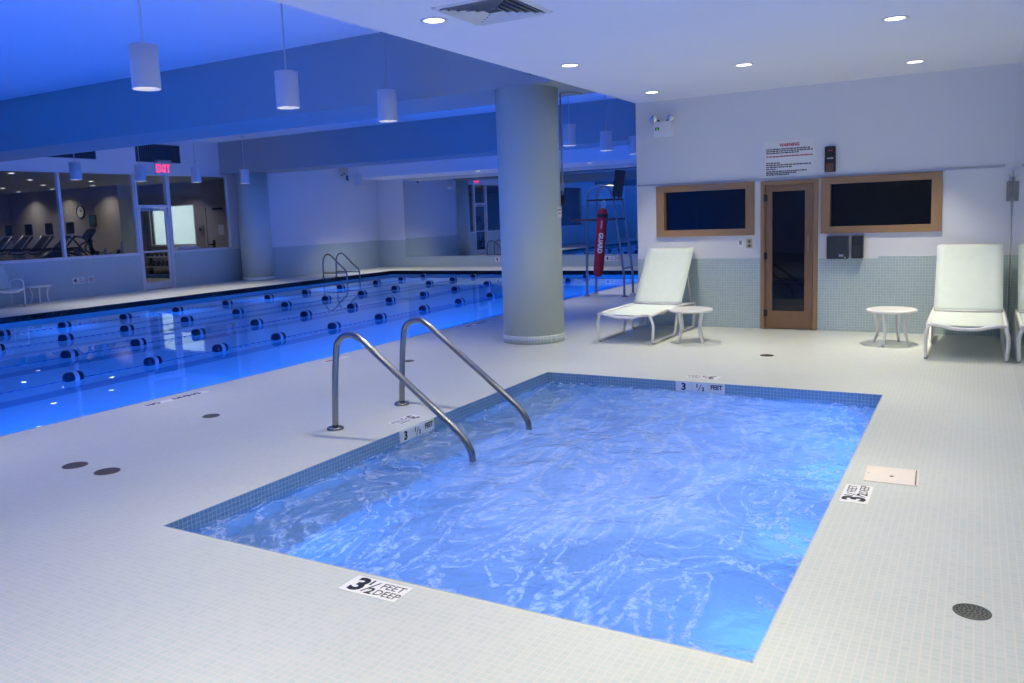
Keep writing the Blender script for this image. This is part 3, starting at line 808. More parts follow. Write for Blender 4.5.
def make_table():
    t = thing('side_table', '', 'side table')
    R_ = .275
    mb = MB()
    mb.lathe([(R_ - .035, .418), (R_ - .012, .420), (R_, .412), (R_, .396), (R_ - .01, .388), (R_ - .035, .392), (R_ - .035, .418)], None, 48, cap=False)
    for k in range(-7, 8):
        x = k * .0325; h = math.sqrt(max(0, (R_ - .03) ** 2 - x * x))
        mb.box(x - .0105, x + .0105, -h, h, .400, .417)
    mb.box(-R_ + .03, R_ - .03, -.016, .016, .392, .404)
    mb.box(-.016, .016, -R_ + .03, R_ - .03, .392, .404)
    mb.build('table_top', 'plastic_white', t)
    for k in range(4):
        a = PI / 4 + k * PI / 2 + .1
        prof = [(.20, .40), (.185, .33), (.165, .24), (.163, .16), (.18, .08), (.215, .0)]
        pts = smooth_path([(rr * math.cos(a), rr * math.sin(a), z) for rr, z in prof], 5)
        mb = MB(); n = len(pts); mb.tube(pts, [.022 - .006 * i / n for i in range(n)], seg=10); mb.build('leg', 'plastic_white', t)
    return t
tb = make_table(); tb.location = (-3.115, 10.09, 0); tb.rotation_euler.z = .15
tb['label'] = 'round white slatted side table beside the lounger at the wall corner'; tb['group'] = 'white resin side tables'
t2 = copy_tree(tb); t2.location = (-0.842, 10.53, 0); t2.rotation_euler.z = .35; t2['label'] = 'round white slatted side table standing alone under the right sauna window'
t3 = copy_tree(tb); t3.location = (-19.74, 11.63, 0); t3['label'] = 'small white side table across the pool beside the armchair'

def armchair():
    t = thing('armchair', 'pale armchair with white tube arms at the left edge, across the pool', 'chair', (-19.5, 10.66, 0))
    hw = .30
    for s in (-1, 1):
        mb = MB()
        mb.tube(round_path([(-.26, s * hw, .0), (-.24, s * hw, .42), (-.29, s * hw, .60), (.0, s * hw, .655), (.30, s * hw, .62), (.30, s * hw, .40), (.30, s * hw, .0)], .09, 6), .016, seg=10)
        mb.tube([(-.25, s * hw, .016), (.30, s * hw, .016)], .013, seg=8)
        mb.build('side_frame', 'plastic_white', t)
    mb = MB()
    mb.tube(smooth_path([(.30, -hw, .41), (.31, -.15, .36), (.31, 0, .345), (.31, .15, .36), (.30, hw, .41)], 5), .016, seg=10)
    mb.tube([(-.22, -hw, .37), (-.22, hw, .37)], .014, seg=8)
    for s in (-1, 1): mb.tube([(.30, s * hw, .41), (-.24, s * hw, .38), (-.40, s * (hw - .01), .94)], .014, seg=8)
    mb.tube([(-.40, -hw + .01, .94), (-.40, hw - .01, .94)], .014, seg=8)
    mb.build('frame', 'plastic_white', t)
    mb = MB(); mb.prism([(.30, .37), (-.23, .375), (-.23, .385), (.30, .385)], 'Y', -hw + .02, hw - .02); mb.build('seat', 'sling', t)
    mb = MB(); mb.prism([(-.255, .43), (-.395, .93), (-.385, .93), (-.245, .43)], 'Y', -hw + .02, hw - .02); mb.build('backrest', 'sling', t)
armchair()

# ------------------------------------------------------------------ lifeguard chair and rescue tube
def guard_chair():
    t = thing('lifeguard_chair', 'tall steel lifeguard chair with wooden boards at the pool edge', 'lifeguard chair', (-6.45, 15.45, 0))
    ys = (-.23, .24)
    for y in ys:
        mb = MB()
        pts = [(-.40, y, 0), (-.37, y, 1.0), (-.335, y, 1.95), (-.28, y, 2.12), (-.16, y, 2.195), (.0, y, 2.195), (.13, y, 2.13), (.19, y, 1.99), (.235, y, 1.8), (.33, y, 1.09), (.395, y, .58), (.41, y, .3), (.41, y, 0)]
        mb.tube(smooth_path(pts, 5), .024, seg=12); mb.build('side_frame', 'dark_steel', t)
        for x in (-.40, .41):
            mb = MB(); mb.lathe([(.062, 0), (.062, .01), (.03, .03)], None, 24, Matrix.Translation((x, y, 0))); mb.build('flange', 'dark_steel', t)
    for x, z in ((.33, 1.09), (.395, .56)):
        mb = MB(); mb.tube([(x, ys[0], z), (x, ys[1], z)], .022, seg=10); mb.build('ladder_rung', 'dark_steel', t)
    mb = MB(); mb.box(-.35, .24, ys[0] - .03, ys[1] + .03, 1.905, 1.94, bevel=.006); mb.build('seat', 'brown_board', t)
    mb = MB(); mb.box(-.72, .28, ys[0] - .035, ys[0] + .10, 1.515, 1.555, bevel=.006); mb.box(-.72, .28, ys[1] - .10, ys[1] + .035, 1.515, 1.555, bevel=.006); mb.box(-.72, -.45, ys[0] + .1, ys[1] - .1, 1.515, 1.555); mb.build('footrest', 'brown_board', t)
    mb = MB(); mb.box(-.015, .015, -.24, .24, 0, .52, bevel=.006)
    bmesh.ops.transform(mb.bm, matrix=Matrix.Translation((.205, 0, 1.98)) @ Matrix.Rotation(D2R(9), 4, 'Y'), verts=mb.bm.verts[:]); mb.build('backrest', 'dark_board', t)
    for s in (-.12, .12):
        mb = MB(); mb.tube([(.19, s, 1.93), (.215, s, 2.1)], .016, seg=8); mb.build('backrest_bracket', 'black', t)
guard_chair()

def rescue_tube():
    L_ = 1.37
    t = thing('rescue_tube', 'red foam rescue tube lettered GUARD hanging on the lifeguard chair', 'rescue tube', (-6.457, 15.06, 1.09))
    t.rotation_euler = (0, D2R(5.6), D2R(18))
    mb = MB(); prof = [(0, -L_ / 2), (.05, -L_ / 2 + .012), (.085, -L_ / 2 + .05), (.10, -L_ / 2 + .11)] + [(.10, -L_ / 2 + .11 + k * .05) for k in range(1, 22)] + [(.098, L_ / 2 - .13), (.082, L_ / 2 - .06), (.05, L_ / 2 - .015), (0, L_ / 2)]
    mb.lathe(prof, None, 32, Matrix.Diagonal((1, .62, 1, 1))); mb.build('foam_body', 'red_vinyl', t)
    mb = MB(); mb.lathe([(.1035, L_ / 2 - .195), (.1045, L_ / 2 - .16), (.102, L_ / 2 - .125)], None, 32, Matrix.Diagonal((1, .64, 1, 1)), cap=False); mb.box(.06, .112, -.04, .02, L_ / 2 - .26, L_ / 2 - .2); mb.build('strap', 'black', t)
    mb = MB(); mb.tube(smooth_path([(-.02, 0, L_ / 2 - .01), (-.035, .03, L_ / 2 + .07), (0, .07, L_ / 2 + .14), (.03, .03, L_ / 2 + .07), (.02, 0, L_ / 2 - .01)], 5), .008, seg=8); mb.build('hanging_cord', 'white_frame', t)
    R_ = (Matrix.Rotation(PI / 2, 3, 'X') @ Matrix.Rotation(-PI / 2, 3, 'Z')).to_euler()
    text('lettering', 'GUARD', .122, 'white_print', t, (.0, -.0655, -.01), R_, bold=.004, sx=.95, ext=.003)
    mb = MB()
    for k in range(6): mb.box(-.012 + .0, .012, -.0655, -.062, .28 + k * .026, .295 + k * .026)
    mb.build('small_print', 'white_print', t)
rescue_tube()

# ------------------------------------------------------------------ lane lines
FY = [1.2, 2.4, 3.55, 4.75, 5.9, 7.02, 8.15, 9.3, 10.6, 11.87, 13.25, 14.55, 15.85, 17.2, 18.75, 19.95, 21.1]
lane_names = ['lane rope nearest the near pool edge, with navy floats', 'second lane rope out from the near edge, with navy floats', 'third lane rope out from the near edge, with navy floats', 'lane rope farthest across the pool, with navy floats']
fl_mesh = None
for x, lb in zip(LANES, lane_names):
    t = thing('lane_rope', lb, 'lane rope', (x, 0, ZW), 0, 'lane ropes across the pool')
    mb = MB(); mb.tube([(0, YP1 + .01, .012), (0, YP2 - .01, .012)], .004, seg=6)
    y = YP1 + .1
    while y < YP2 - .1:
        mb.tube([(0, y, .010), (0, y + .05, .010)], .0065, seg=8); y += .125
    mb.build('cable', 'rope', t)
    for fy in FY:
        if fl_mesh is None:
            mb = MB(); RY = Matrix.Rotation(-PI / 2, 4, 'X')
            mb.lathe([(0, -.115), (.045, -.112), (.068, -.095), (.074, -.07), (.074, -.02)], 'float_navy', 24, RY)
            mb.lathe([(.071, -.02), (.071, .04)], 'float_pale', 24, RY, cap=False)
            mb.lathe([(.074, .04), (.074, .07), (.068, .095), (.045, .112), (0, .115)], 'float_navy', 24, RY)
            fo = mb.build('float', None, t); fl_mesh = fo.data
        else:
            fo = bpy.data.objects.new('float', fl_mesh); COL.objects.link(fo); fo.parent = t
        fo.location = (0, fy, .03)

def pool_ladder():
    t = thing('pool_ladder', 'steel pool ladder with two arched rails on the far pool edge', 'ladder', (-17.25, 19.2, 0))
    for y in (-.27, .32):
        mb = MB(); mb.tube(smooth_path([(-.02, y, 0), (0, y, .40), (.03, y, .60), (.12, y, .715), (.25, y, .73), (.38, y, .66), (.62, y, .45), (.84, y, .28), (.90, y, .18), (.91, y, .0), (.91, y, -.75)], 5), .024, seg=12); mb.build('side_rail', 'dark_steel', t)
        mb = MB(); mb.tube([(0, y, .17), (.90, y, .17)], .02, seg=8); mb.build('stretcher', 'dark_steel', t)
        mb = MB(); mb.lathe([(.06, 0), (.06, .01), (.03, .03)], None, 20, Matrix.Translation((-.02, y, 0))); mb.build('flange', 'dark_steel', t)
    for z in (-.25, -.5):
        mb = MB(); mb.box(.84, .94, -.27, .32, z - .015, z + .015); mb.build('step', 'dark_steel', t)
pool_ladder()

# ------------------------------------------------------------------ things set in the deck
def drain(x, y, r, m, label):
    t = thing('floor_drain', label, 'drain', (x, y, 0), 0, 'round floor drains')
    mb = MB(); mb.lathe([(r, 0), (r, .003), (r - .008, .0045), (r - .008, .003)], None, 40, cap=False); mb.build('rim', m, t)
    mb = MB(); mb.lathe([(r - .008, .0028), (0, .0035)], None, 40, cap=False)
    mb.build('grate', m, t)
    mb = MB()
    for ring in (.35, .62, .85):
        k = int(6 + ring * 14)
        for i in range(k):
            a = 2 * PI * i / k; mb.cyl(((r - .008) * ring * math.cos(a), (r - .008) * ring * math.sin(a), .0033), r * .055, .0008, seg=8)
    mb.cyl((0, 0, .0033), r * .07, .0015, seg=10); mb.build('grate_holes', 'ink', t)
drain(-5.567, 3.403, .085, 'bronze', 'bronze floor drain at the left, the left one of a close pair')
drain(-5.205, 3.405, .085, 'bronze', 'bronze floor drain at the left, the right one of a close pair')
drain(-5.851, 4.858, .075, 'drain_grey', 'dark round drain in the deck beside the NO DIVING mark')
drain(-5.829, 7.749, .075, 'drain_grey', 'small round drain behind the farther whirlpool handrail')
drain(-2.012, 9.343, .075, 'bronze', 'bronze floor drain in front of the sauna door')
drain(0.028, 3.632, .07, 'drain_grey', 'grey round drain alone at the lower right near the mirror')

def plate(mb, x0, x1, y0, y1): mb.box(x0, x1, y0, y1, 0, .0025)
def depth_marker(x, y, rz, label, scale=1.0):
    """white tile lettered 3 1/2 FEET DEEP; local x is the reading direction"""
    t = thing('depth_marker', label, 'depth marker', (x, y, 0), rz, 'depth tiles around the whirlpool')
    mb = MB(); plate(mb, -.16, .16, -.075, .075); mb.build('tile', 'white_print', t)
    text('numeral', '3', .165, 'ink', t, (-.092, -.002, .003), (0, 0, 0), bold=.006, sx=.98, ext=.0004)
    text('fraction_top', '1', .062, 'ink', t, (-.046, .036, .003), (0, 0, 0), bold=.0025, ext=.0004)
    text('fraction_bottom', '2', .075, 'ink', t, (-.006, -.034, .003), (0, 0, 0), bold=.0025, ext=.0004)
    mb = MB(); mb.prism([(-.05, -.05), (-.042, -.05), (-.002, .052), (-.010, .052)], 'Z', .0025, .0034); mb.build('fraction_stroke', 'ink', t)
    text('word_feet', 'FEET', .070, 'ink', t, (.078, .030, .003), (0, 0, 0), sx=.88, ext=.0004)
    text('word_deep', 'DEEP', .070, 'ink', t, (.088, -.034, .003), (0, 0, 0), sx=.88, ext=.0004)
depth_marker(-2.325, 2.758, 0.0, 'white 3 1/2 FEET DEEP tile on the near edge of the whirlpool')
depth_marker(-0.556, 4.922, PI / 2, 'white 3 1/2 FEET DEEP tile on the right edge beside the cream cover')
depth_marker(-4.11, 5.39, -PI / 2, 'white depth tile on the deck between the two handrails')
depth_marker(-2.33, 7.92, PI, 'white depth tile on the deck at the far whirlpool edge')

def edge_sign(n, loc, rz, wdt, label):
    """row of three small tiles on the waterline: 3, 1/2, FEET (reads facing +local -Y)"""
    t = thing('waterline_depth_sign', label, 'depth marker', loc, rz, 'depth tiles on the whirlpool waterline')
    h = .10; R_ = (PI / 2, 0, 0); a = wdt / 3
    for k in range(3):
        mb = MB(); mb.box(-wdt / 2 + k * a + .002, -wdt / 2 + (k + 1) * a - .002, -.006, 0, -h + .002, -.004); mb.build('tile', 'white_print', t)
    text('numeral', '3', .095, 'ink', t, (-a, -.007, -.052), R_, bold=.004, ext=.0004)
    text('fraction_top', '1', .05, 'ink', t, (-.028, -.007, -.035), R_, bold=.0025, ext=.0004)
    text('fraction_bottom', '2', .05, 'ink', t, (.03, -.007, -.065), R_, bold=.0025, ext=.0004)
    mb = MB(); mb.prism([(-.022, -.085), (-.015, -.085), (.018, -.02), (.011, -.02)], 'Y', -.0072, -.0062); mb.build('fraction_stroke', 'ink', t)
    text('word_feet', 'FEET', .058, 'ink', t, (a, -.007, -.04), R_, bold=.002, sx=.95, ext=.0004)
edge_sign(1, (TX0 + .005, 5.29, 0), PI / 2, .48, 'white 3 1/2 FEET tiles on the inner left wall, under the handrail')
edge_sign(2, (-2.28, TY1 - .005, 0), 0, .48, 'white 3 1/2 FEET tiles on the inner far wall of the whirlpool')

def no_diving(y, label):
    t = thing('no_diving_mark', label, 'deck sign', (-6.79, y, 0), PI / 2, 'markings along the pool edge')
    mb = MB(); plate(mb, -.37, .37, -.055, .055); mb.build('tile', 'white_print', t)
    text('word_no', 'NO', .095, 'ink', t, (-.27, 0, .003), (0, 0, 0), bold=.005, ext=.0004)
    text('word_diving', 'DIVING', .095, 'ink', t, (.115, 0, .003), (0, 0, 0), bold=.005, ext=.0004)
no_diving(5.25, 'white NO DIVING mark on the deck at the left pool edge')
no_diving(10.9, 'faint white deck mark at the pool edge just left of the grey pillar')
t = thing('edge_depth_mark', 'small white mark on the pool edge behind the nearer handrail', 'deck sign', (-6.78, 7.55, 0), PI / 2, 'markings along the pool edge')
mb = MB(); plate(mb, -.22, .22, -.06, .06); mb.build('tile', 'white_print', t)
mb = MB(); mb.box(-.17, -.03, -.03, .03, .0025, .0032); mb.build('faded_print', 'redink', t)

t = thing('skimmer_cover', 'cream rectangular cover plate in the deck at the whirlpool right side', 'cover plate', (-.407, 5.346, 0), D2R(2))
mb = MB(); mb.box(-.148, .148, -.16, .16, 0, .004, bevel=.0015); mb.build('plate', 'cream', t)
mb = MB(); mb.cyl((0, -.02, .0038), .012, .001, seg=14); mb.build('finger_hole', 'ink', t)
for sx in (-.13, .13):
    mb = MB(); mb.cyl((sx, 0, .0038), .005, .0008, seg=10); mb.build('screw', 'bronze', t)
mb = MB(); mb.box(.128, .135, -.15, .15, .004, .0046); mb.build('seam', 'bronze', t)

# ------------------------------------------------------------------ fittings on the sauna wall
RX = (PI / 2, 0, 0)
t = thing('emergency_light', 'white emergency light with two round lamp heads above the left sauna window', 'emergency light', (-3.91, YW, 2.70))
mb = MB(); mb.box(-.13, .13, -.07, 0, 0, .215, bevel=.008); mb.build('housing', 'bright_white', t)
for s in (-1, 1):
    mb = MB(); mb.tube(round_path([(s * .06, -.035, .21), (s * .06, -.04, .235), (s * .13, -.05, .245)], .015, 4), .010, seg=8); hd = mb.build('bracket', 'black', t)
    mb = MB(); mb.lathe([(.018, -.05), (.04, -.03), (.05, .0), (.05, .02)], None, 24, Matrix.Translation((s * .125, -.06, .26)) @ Matrix.Rotation(D2R(112), 4, 'X')); ld = mb.build('lamp_head', 'silver', t)
    mb = MB(); mb.lathe([(.045, .02), (.03, .027), (0, .03)], None, 24, Matrix.Translation((s * .125, -.06, .26)) @ Matrix.Rotation(D2R(112), 4, 'X'), cap=False); mb.build('lamp_glass', 'chrome', ld)
mb = MB(); mb.box(-.105, -.045, -.074, -.069, .095, .135); mb.build('label_panel', 'ink', t)
mb = MB(); mb.box(-.09, -.06, -.076, -.073, .105, .12); mb.build('indicator', 'green_glow', t)

def words_row(mb, x0, x1, z, h, rng, y):
    x = x0
    while x < x1 - .005:
        wl = min(rng.uniform(.012, .045), x1 - x); mb.box(x, x + wl, y - .0008, y, z - h / 2, z + h / 2); x += wl + .006
rg = random.Random(3)
t = thing('warning_sign', 'grey white WARNING sign with red heading above the sauna door', 'sign', (-2.188, YW, 2.292))
mb = MB(); mb.box(-.322, .322, -.006, 0, -.232, .232, bevel=.001); mb.build('board', 'white_print', t)
text('heading', 'WARNING', .058, 'redink', t, (.0, -.0065, .175), RX, bold=.0025, sx=.9, ext=.0004)
for z, x1 in ((.125, .26), (.100, .30), (.075, .13), (-.055, -.12), (-.082, .28), (-.109, .03), (-.136, -.17), (-.165, .22), (-.188, .10), (-.209, .0)): 
    mb = MB(); words_row(mb, -.30, x1, z, .015, rg, -.006); mb.build('text_line', 'ink', t)
mb = MB(); words_row(mb, -.30, .30, .03, .016, rg, -.006); mb.build('red_text_line', 'redink', t)

t = thing('wall_timer', 'narrow black timer box with tan lower panel right of the warning sign', 'timer', (-1.675, YW, 2.24))
mb = MB(); mb.box(-.065, .065, -.06, 0, -.16, .165, bevel=.006); mb.build('housing', 'black', t)
mb = MB(); mb.box(-.05, .045, -.063, -.059, -.155, -.05); mb.build('tan_panel', 'brown_board', t)
mb = MB(); mb.box(-.035, .04, -.0625, -.0595, .005, .022); mb.build('white_label', 'silver', t)
mb = MB(); mb.box(-.025, .03, -.0625, -.0595, .105, .118); mb.build('red_label', 'redink', t)

t = thing('control_panel', 'square black control box under the right sauna window', 'control box', (-1.568, YW, .955), 0, 'black boxes under the right sauna window')
mb = MB(); mb.box(-.132, .132, -.09, 0, 0, .295, bevel=.008); mb.build('housing', 'charcoal', t)
mb = MB(); mb.box(.02, .075, -.0915, -.0895, .03, .06); mb.box(.085, .105, -.0915, -.0895, .008, .028); mb.build('marking', 'silver', t)
t = thing('wall_speaker', 'narrow black box with round port beside the square control box', 'speaker', (-1.328, YW, .96), 0, 'black boxes under the right sauna window')
mb = MB(); mb.box(-.068, .068, -.10, 0, 0, .29, bevel=.006); mb.build('housing', 'black', t)
mb = MB(); mb.lathe([(.032, 0), (.032, .004), (.02, .004), (.012, -.006), (0, -.006)], None, 28, Matrix.Translation((0, -.10, .235)) @ Matrix.Rotation(PI / 2, 4, 'X'), cap=False); mb.build('port_ring', 'charcoal', t)
mb = MB(); mb.box(-.045, .045, -.1015, -.0995, .02, .17); mb.build('grille', 'charcoal', t)

t = thing('light_switch', 'white wall switch plate, left of the beige outlet', 'wall plate', (-2.833, YW, 1.178))
mb = MB(); mb.box(-.036, .036, -.008, 0, -.06, .06, bevel=.002); mb.build('plate', 'bright_white', t)
mb = MB(); mb.box(-.017, .017, -.014, -.007, -.02, .035, bevel=.002); mb.build('rocker', 'grey', t)
t = thing('wall_outlet', 'beige outlet plate beside the sauna door frame', 'wall plate', (-2.712, YW, 1.172))
mb = MB(); mb.box(-.042, .042, -.008, 0, -.066, .066, bevel=.002); mb.build('plate', 'beige', t)
for z in (-.03, .03):
    mb = MB(); mb.cyl((0, -.008, z), .019, .004, axis='Y', seg=16); mb.build('socket', 'bronze', t)

t = thing('thermometer', 'grey ribbed thermometer hanging by a white cord in the mirror corner', 'thermometer', (.312, YW - .045, 1.62))
mb = MB(); mb.box(-.020, .020, -.012, .012, 0, .235)
for k in range(7): mb.box(-.026, .026, -.014, .0, .02 + k * .032, .030 + k * .032)
mb.build('body', 'grey', t)
mb = MB(); mb.tube(smooth_path([(0, 0, .235), (.004, .004, .28), (.0, .012, .31)], 4), .008, seg=8); mb.build('cord', 'white_frame', t)
mb = MB(); mb.box(-.05, .04, .012, .044, .285, .355, bevel=.004); mb.build('bracket', 'white_frame', t)
mb = MB(); mb.tube([(.343, YW - .017, .0), (.343, YW - .017, 1.0), (.343, YW - .017, 1.98)], .005, seg=8)
struct(mb.build('trim_13', 'bright_white'), 'thin white strip down the corner by the mirror')

# ------------------------------------------------------------------ pillar fittings
t = thing('wall_conduit', 'thin grey conduit with switch box on the right side of the pillar', 'conduit', (-4.745, 9.83, 1.80))
mb = MB(); mb.tube([(.012, .0, .1), (.012, .0, 1.42)], .011, seg=8); mb.tube([(.012, 0, 1.42), (.10, .08, 1.43), (.26, .15, 1.40)], .012, seg=8); mb.build('pipe', 'grey', t)
mb = MB(); mb.box(-.03, .045, -.045, .02, -.01, .11, bevel=.004); mb.build('switch_box', 'charcoal', t)
t = thing('pillar_sign', 'small white notice with red lettering on the right of the pillar', 'sign', (-5.12 + .412 * .995, 9.63 - .412 * -.08, 1.69))
t.rotation_euler.z = math.atan2(.08, .995) + PI / 2
mb = MB(); mb.box(-.075, .075, -.004, 0.0, -.075, .075, bevel=.001); mb.build('board', 'white_print', t)
mb = MB()
words_row(mb, -.055, .055, .03, .018, rg, -.004); words_row(mb, -.04, .04, -.015, .018, rg, -.004)
mb.box(-.07, .07, -.0046, -.004, .062, .066); mb.box(-.07, .07, -.0046, -.004, -.066, -.062); mb.build('red_lettering', 'redink', t)

# ------------------------------------------------------------------ ceiling vent, sensor, security camera
def ceiling_vent():
    t = thing('ceiling_vent', 'square dark slatted air vent in the low ceiling at the top', 'air vent', (-3.23, 5.58, H1))
    h = .34
    mb = MB()
    for a in range(4):
        T = Matrix.Rotation(a * PI / 2, 4, 'Z')
        mb.prism([(-h, -.0005), (-h + .03, -.014), (-h + .045, -.004), (-h + .045, -.0005)], 'Y', -h, h, None, T)
    mb.build('frame', 'white_frame', t)
    mb = MB(); mb.box(-h + .04, h - .04, -h + .04, h - .04, -.004, -.001); mb.build('duct_opening', 'vent_dark', t)
    for a in range(4):
        T = Matrix.Rotation(a * PI / 2, 4, 'Z')
        for k in range(5):
            d = .06 + k * .052
            mb = MB(); mb.prism([(-h + d, -.003), (-h + d + .004, -.003), (-h + d - .02, -.024), (-h + d - .024, -.024)], 'Y', -(h - d), h - d, None, T)
            mb.build('louvre', 'white_frame', t)
ceiling_vent()
t = thing('beam_sensor', 'small pale sensor box high on the near ceiling beam', 'sensor', (-4.83, 9.26, 3.40))
mb = MB(); mb.box(-.06, .06, -.05, 0, -.03, .03, bevel=.006); mb.build('housing', 'beam', t)
mb = MB(); mb.cyl((0, -.05, -.012), .012, -.006, axis='Y', seg=12); mb.build('sensor_eye', 'charcoal', t)
t = thing('security_camera', 'small security camera on the corner of the white soffit', 'security camera', (-18.8, 22.05, 3.28))
mb = MB(); mb.box(-.05, .0, .0, .04, -.02, .1, bevel=.008); mb.build('mount', 'white_frame', t)
mb = MB(); mb.tube([(-.03, -.02, .06), (-.12, -.1, .0)], .035, seg=14); mb.build('housing', 'silver', t)
mb = MB(); mb.tube([(-.12, -.1, .0), (-.13, -.11, -.006)], .03, seg=14); mb.build('lens', 'black', t)
mb = MB(); mb.tube([(0.05, .0, -.02), (0.04, -.02, -.12), (.09, -.02, -.18)], .03, seg=10); mb.build('junction', 'charcoal', t)

# ------------------------------------------------------------------ far left wall: exit sign, grilles, signs
RXX = (PI / 2, 0, PI / 2)
t = thing('exit_sign', 'lit red EXIT sign above the glass gym door', 'exit sign', (XL, 15.68, 3.36))
mb = MB(); mb.box(0, .06, -.24, .24, -.16, .17, bevel=.008); mb.build('housing', 'white_frame', t)
text('lettering', 'EXIT', .32, 'exit_red', t, (.062, 0, .0), RXX, bold=.002, sx=.74, ext=.002)
mb = MB(); mb.box(0, .14, -.24, .24, .17, .24, bevel=.006); mb.build('top_lamp_housing', 'silver', t)
def grille(y0, y1, z0, z1, label):
    t = thing('wall_grille', label, 'air vent', (XL, (y0 + y1) / 2, z0), 0, 'dark air grilles above the gym glass')
    w_, h_ = (y1 - y0) / 2, z1 - z0
    mb = MB(); mb.box(0, .012, -w_, w_, 0, h_); mb.build('backing', 'vent_dark', t)
    mb = MB(); mb.box(0, .03, -w_ - .02, -w_, -.02, h_ + .02); mb.box(0, .03, w_, w_ + .02, -.02, h_ + .02); mb.box(0, .03, -w_, w_, -.02, 0); mb.box(0, .03, -w_, w_, h_, h_ + .02); mb.build('frame', 'vent_slat', t)
    mb = MB(); k = 0
    while -w_ + k * .06 < w_: mb.box(.012, .026, -w_ + k * .06, -w_ + k * .06 + .018, 0, h_); k += 1
    mb.build('slats', 'vent_slat', t)
grille(14.9, 16.3, 3.56, 4.02, 'dark wall grille just above the exit sign')
grille(12.2, 13.66, 3.57, 4.05, 'dark wall grille partly cut off by the beam, upper left')

def wall_depth(loc, rz, label, group):
    t = thing('wall_depth_sign', label, 'sign', loc, rz, group)
    mb = MB(); mb.box(-.16, .16, -.008, 0, -.08, .08); mb.build('tile', 'white_print', t)
    text('numeral', '4', .15, 'ink', t, (-.085, -.009, 0), RX, bold=.006, ext=.0005)
    text('word_feet', 'FEET', .055, 'ink', t, (.07, -.009, .03), RX, ext=.0005); text('word_deep', 'DEEP', .055, 'ink', t, (.07, -.009, -.035), RX, ext=.0005)
def no_dive_pict(loc, rz, label, group):
    t = thing('no_diving_sign', label, 'sign', loc, rz, group)
    mb = MB(); mb.box(-.08, .08, -.008, 0, -.08, .08); mb.build('tile', 'white_print', t)
    mb = MB(); n = 28
    mb.tube([(.055 * math.cos(2 * PI * k / n), -.009, .055 * math.sin(2 * PI * k / n)) for k in range(n)], .007, seg=6, closed=True)
    mb.tube([(-.037, -.009, .037), (.037, -.009, -.037)], .007, seg=6); mb.build('prohibition_ring', 'redink', t)
    mb = MB(); mb.tube([(-.03, -.0085, -.02), (0, -.0085, .015), (.03, -.0085, .01)], .006, seg=6); mb.build('diver_mark', 'ink', t)
wall_depth((XL, 12.87, .44), PI / 2, 'white 4 FEET sign low on the wall under the gym glass', 'signs under the gym glass')
no_dive_pict((XL, 13.22, .44), PI / 2, 'small square no diving sign low on the wall under the gym glass', 'signs under the gym glass')
wall_depth((-14.05, YE - .012, .245), 0, 'white 4 FEET sign under the end mirror, next to the pillar', 'signs under the end mirror')
wall_depth((-10.02, YE - .012, .245), 0, 'white 4 FEET sign under the end mirror, seen between rescue tube and chair ladder', 'signs under the end mirror')
no_dive_pict((-9.7, YE - .012, .245), 0, 'small no diving sign under the end mirror, behind the lifeguard chair leg', 'signs under the end mirror')

# ------------------------------------------------------------------ gym things behind the glass
def make_treadmill():
    t = thing('treadmill', '', 'treadmill')
    mb = MB(); mb.box(-.40, .40, -1.15, .75, .04, .2, bevel=.03); mb.box(-.26, .26, -1.12, .5, .2, .21); mb.build('running_deck', 'black', t)
    for s in (-1, 1):
        mb = MB(); mb.prism([(.62, .2), (.80, .2), (.30, 1.24), (.14, 1.24)], 'X', s * .40 - .03, s * .40 + .03); mb.build('upright', 'grey', t)
        mb = MB(); mb.tube(round_path([(s * .38, .2, 1.22), (s * .38, -.25, 1.12), (s * .38, -.45, 1.14)], .08, 4), .028, seg=10); mb.build('handrail', 'black', t)
        mb = MB(); mb.tube([(s * .26, -.02, 1.26), (s * .22, .34, 1.63)], .022, seg=8); mb.build('console_bar', 'silver', t)
    mb = MB(); mb.box(-.42, .42, .0, .36, 1.18, 1.27, bevel=.03); mb.build('console_tray', 'black', t)
    mb = MB(); mb.box(-.25, .25, -.02, .04, 0, .46, bevel=.015)
    bmesh.ops.transform(mb.bm, matrix=Matrix.Translation((0, .04, 1.27)) @ Matrix.Rotation(D2R(-44), 4, 'X'), verts=mb.bm.verts[:]); mb.build('console', 'charcoal', t)
    mb = MB(); mb.box(-.17, .17, .38, .42, 1.64, 1.96, bevel=.01); mb.build('screen', 'charcoal', t)
    return t
tm = make_treadmill()
for k, (x, lb) in enumerate(((-25.0, 'black treadmill at the far left edge behind the gym glass'), (-24.0, 'black treadmill second from the left behind the gym glass'), (-23.0, 'black treadmill third from the left, left of the first mullion'), (-22.0, 'black treadmill half hidden by the first mullion'))):
    c = tm if k == 0 else copy_tree(tm)
    c.location = (x, 13.62, 0); c['label'] = lb; c['group'] = 'treadmills in the gym'

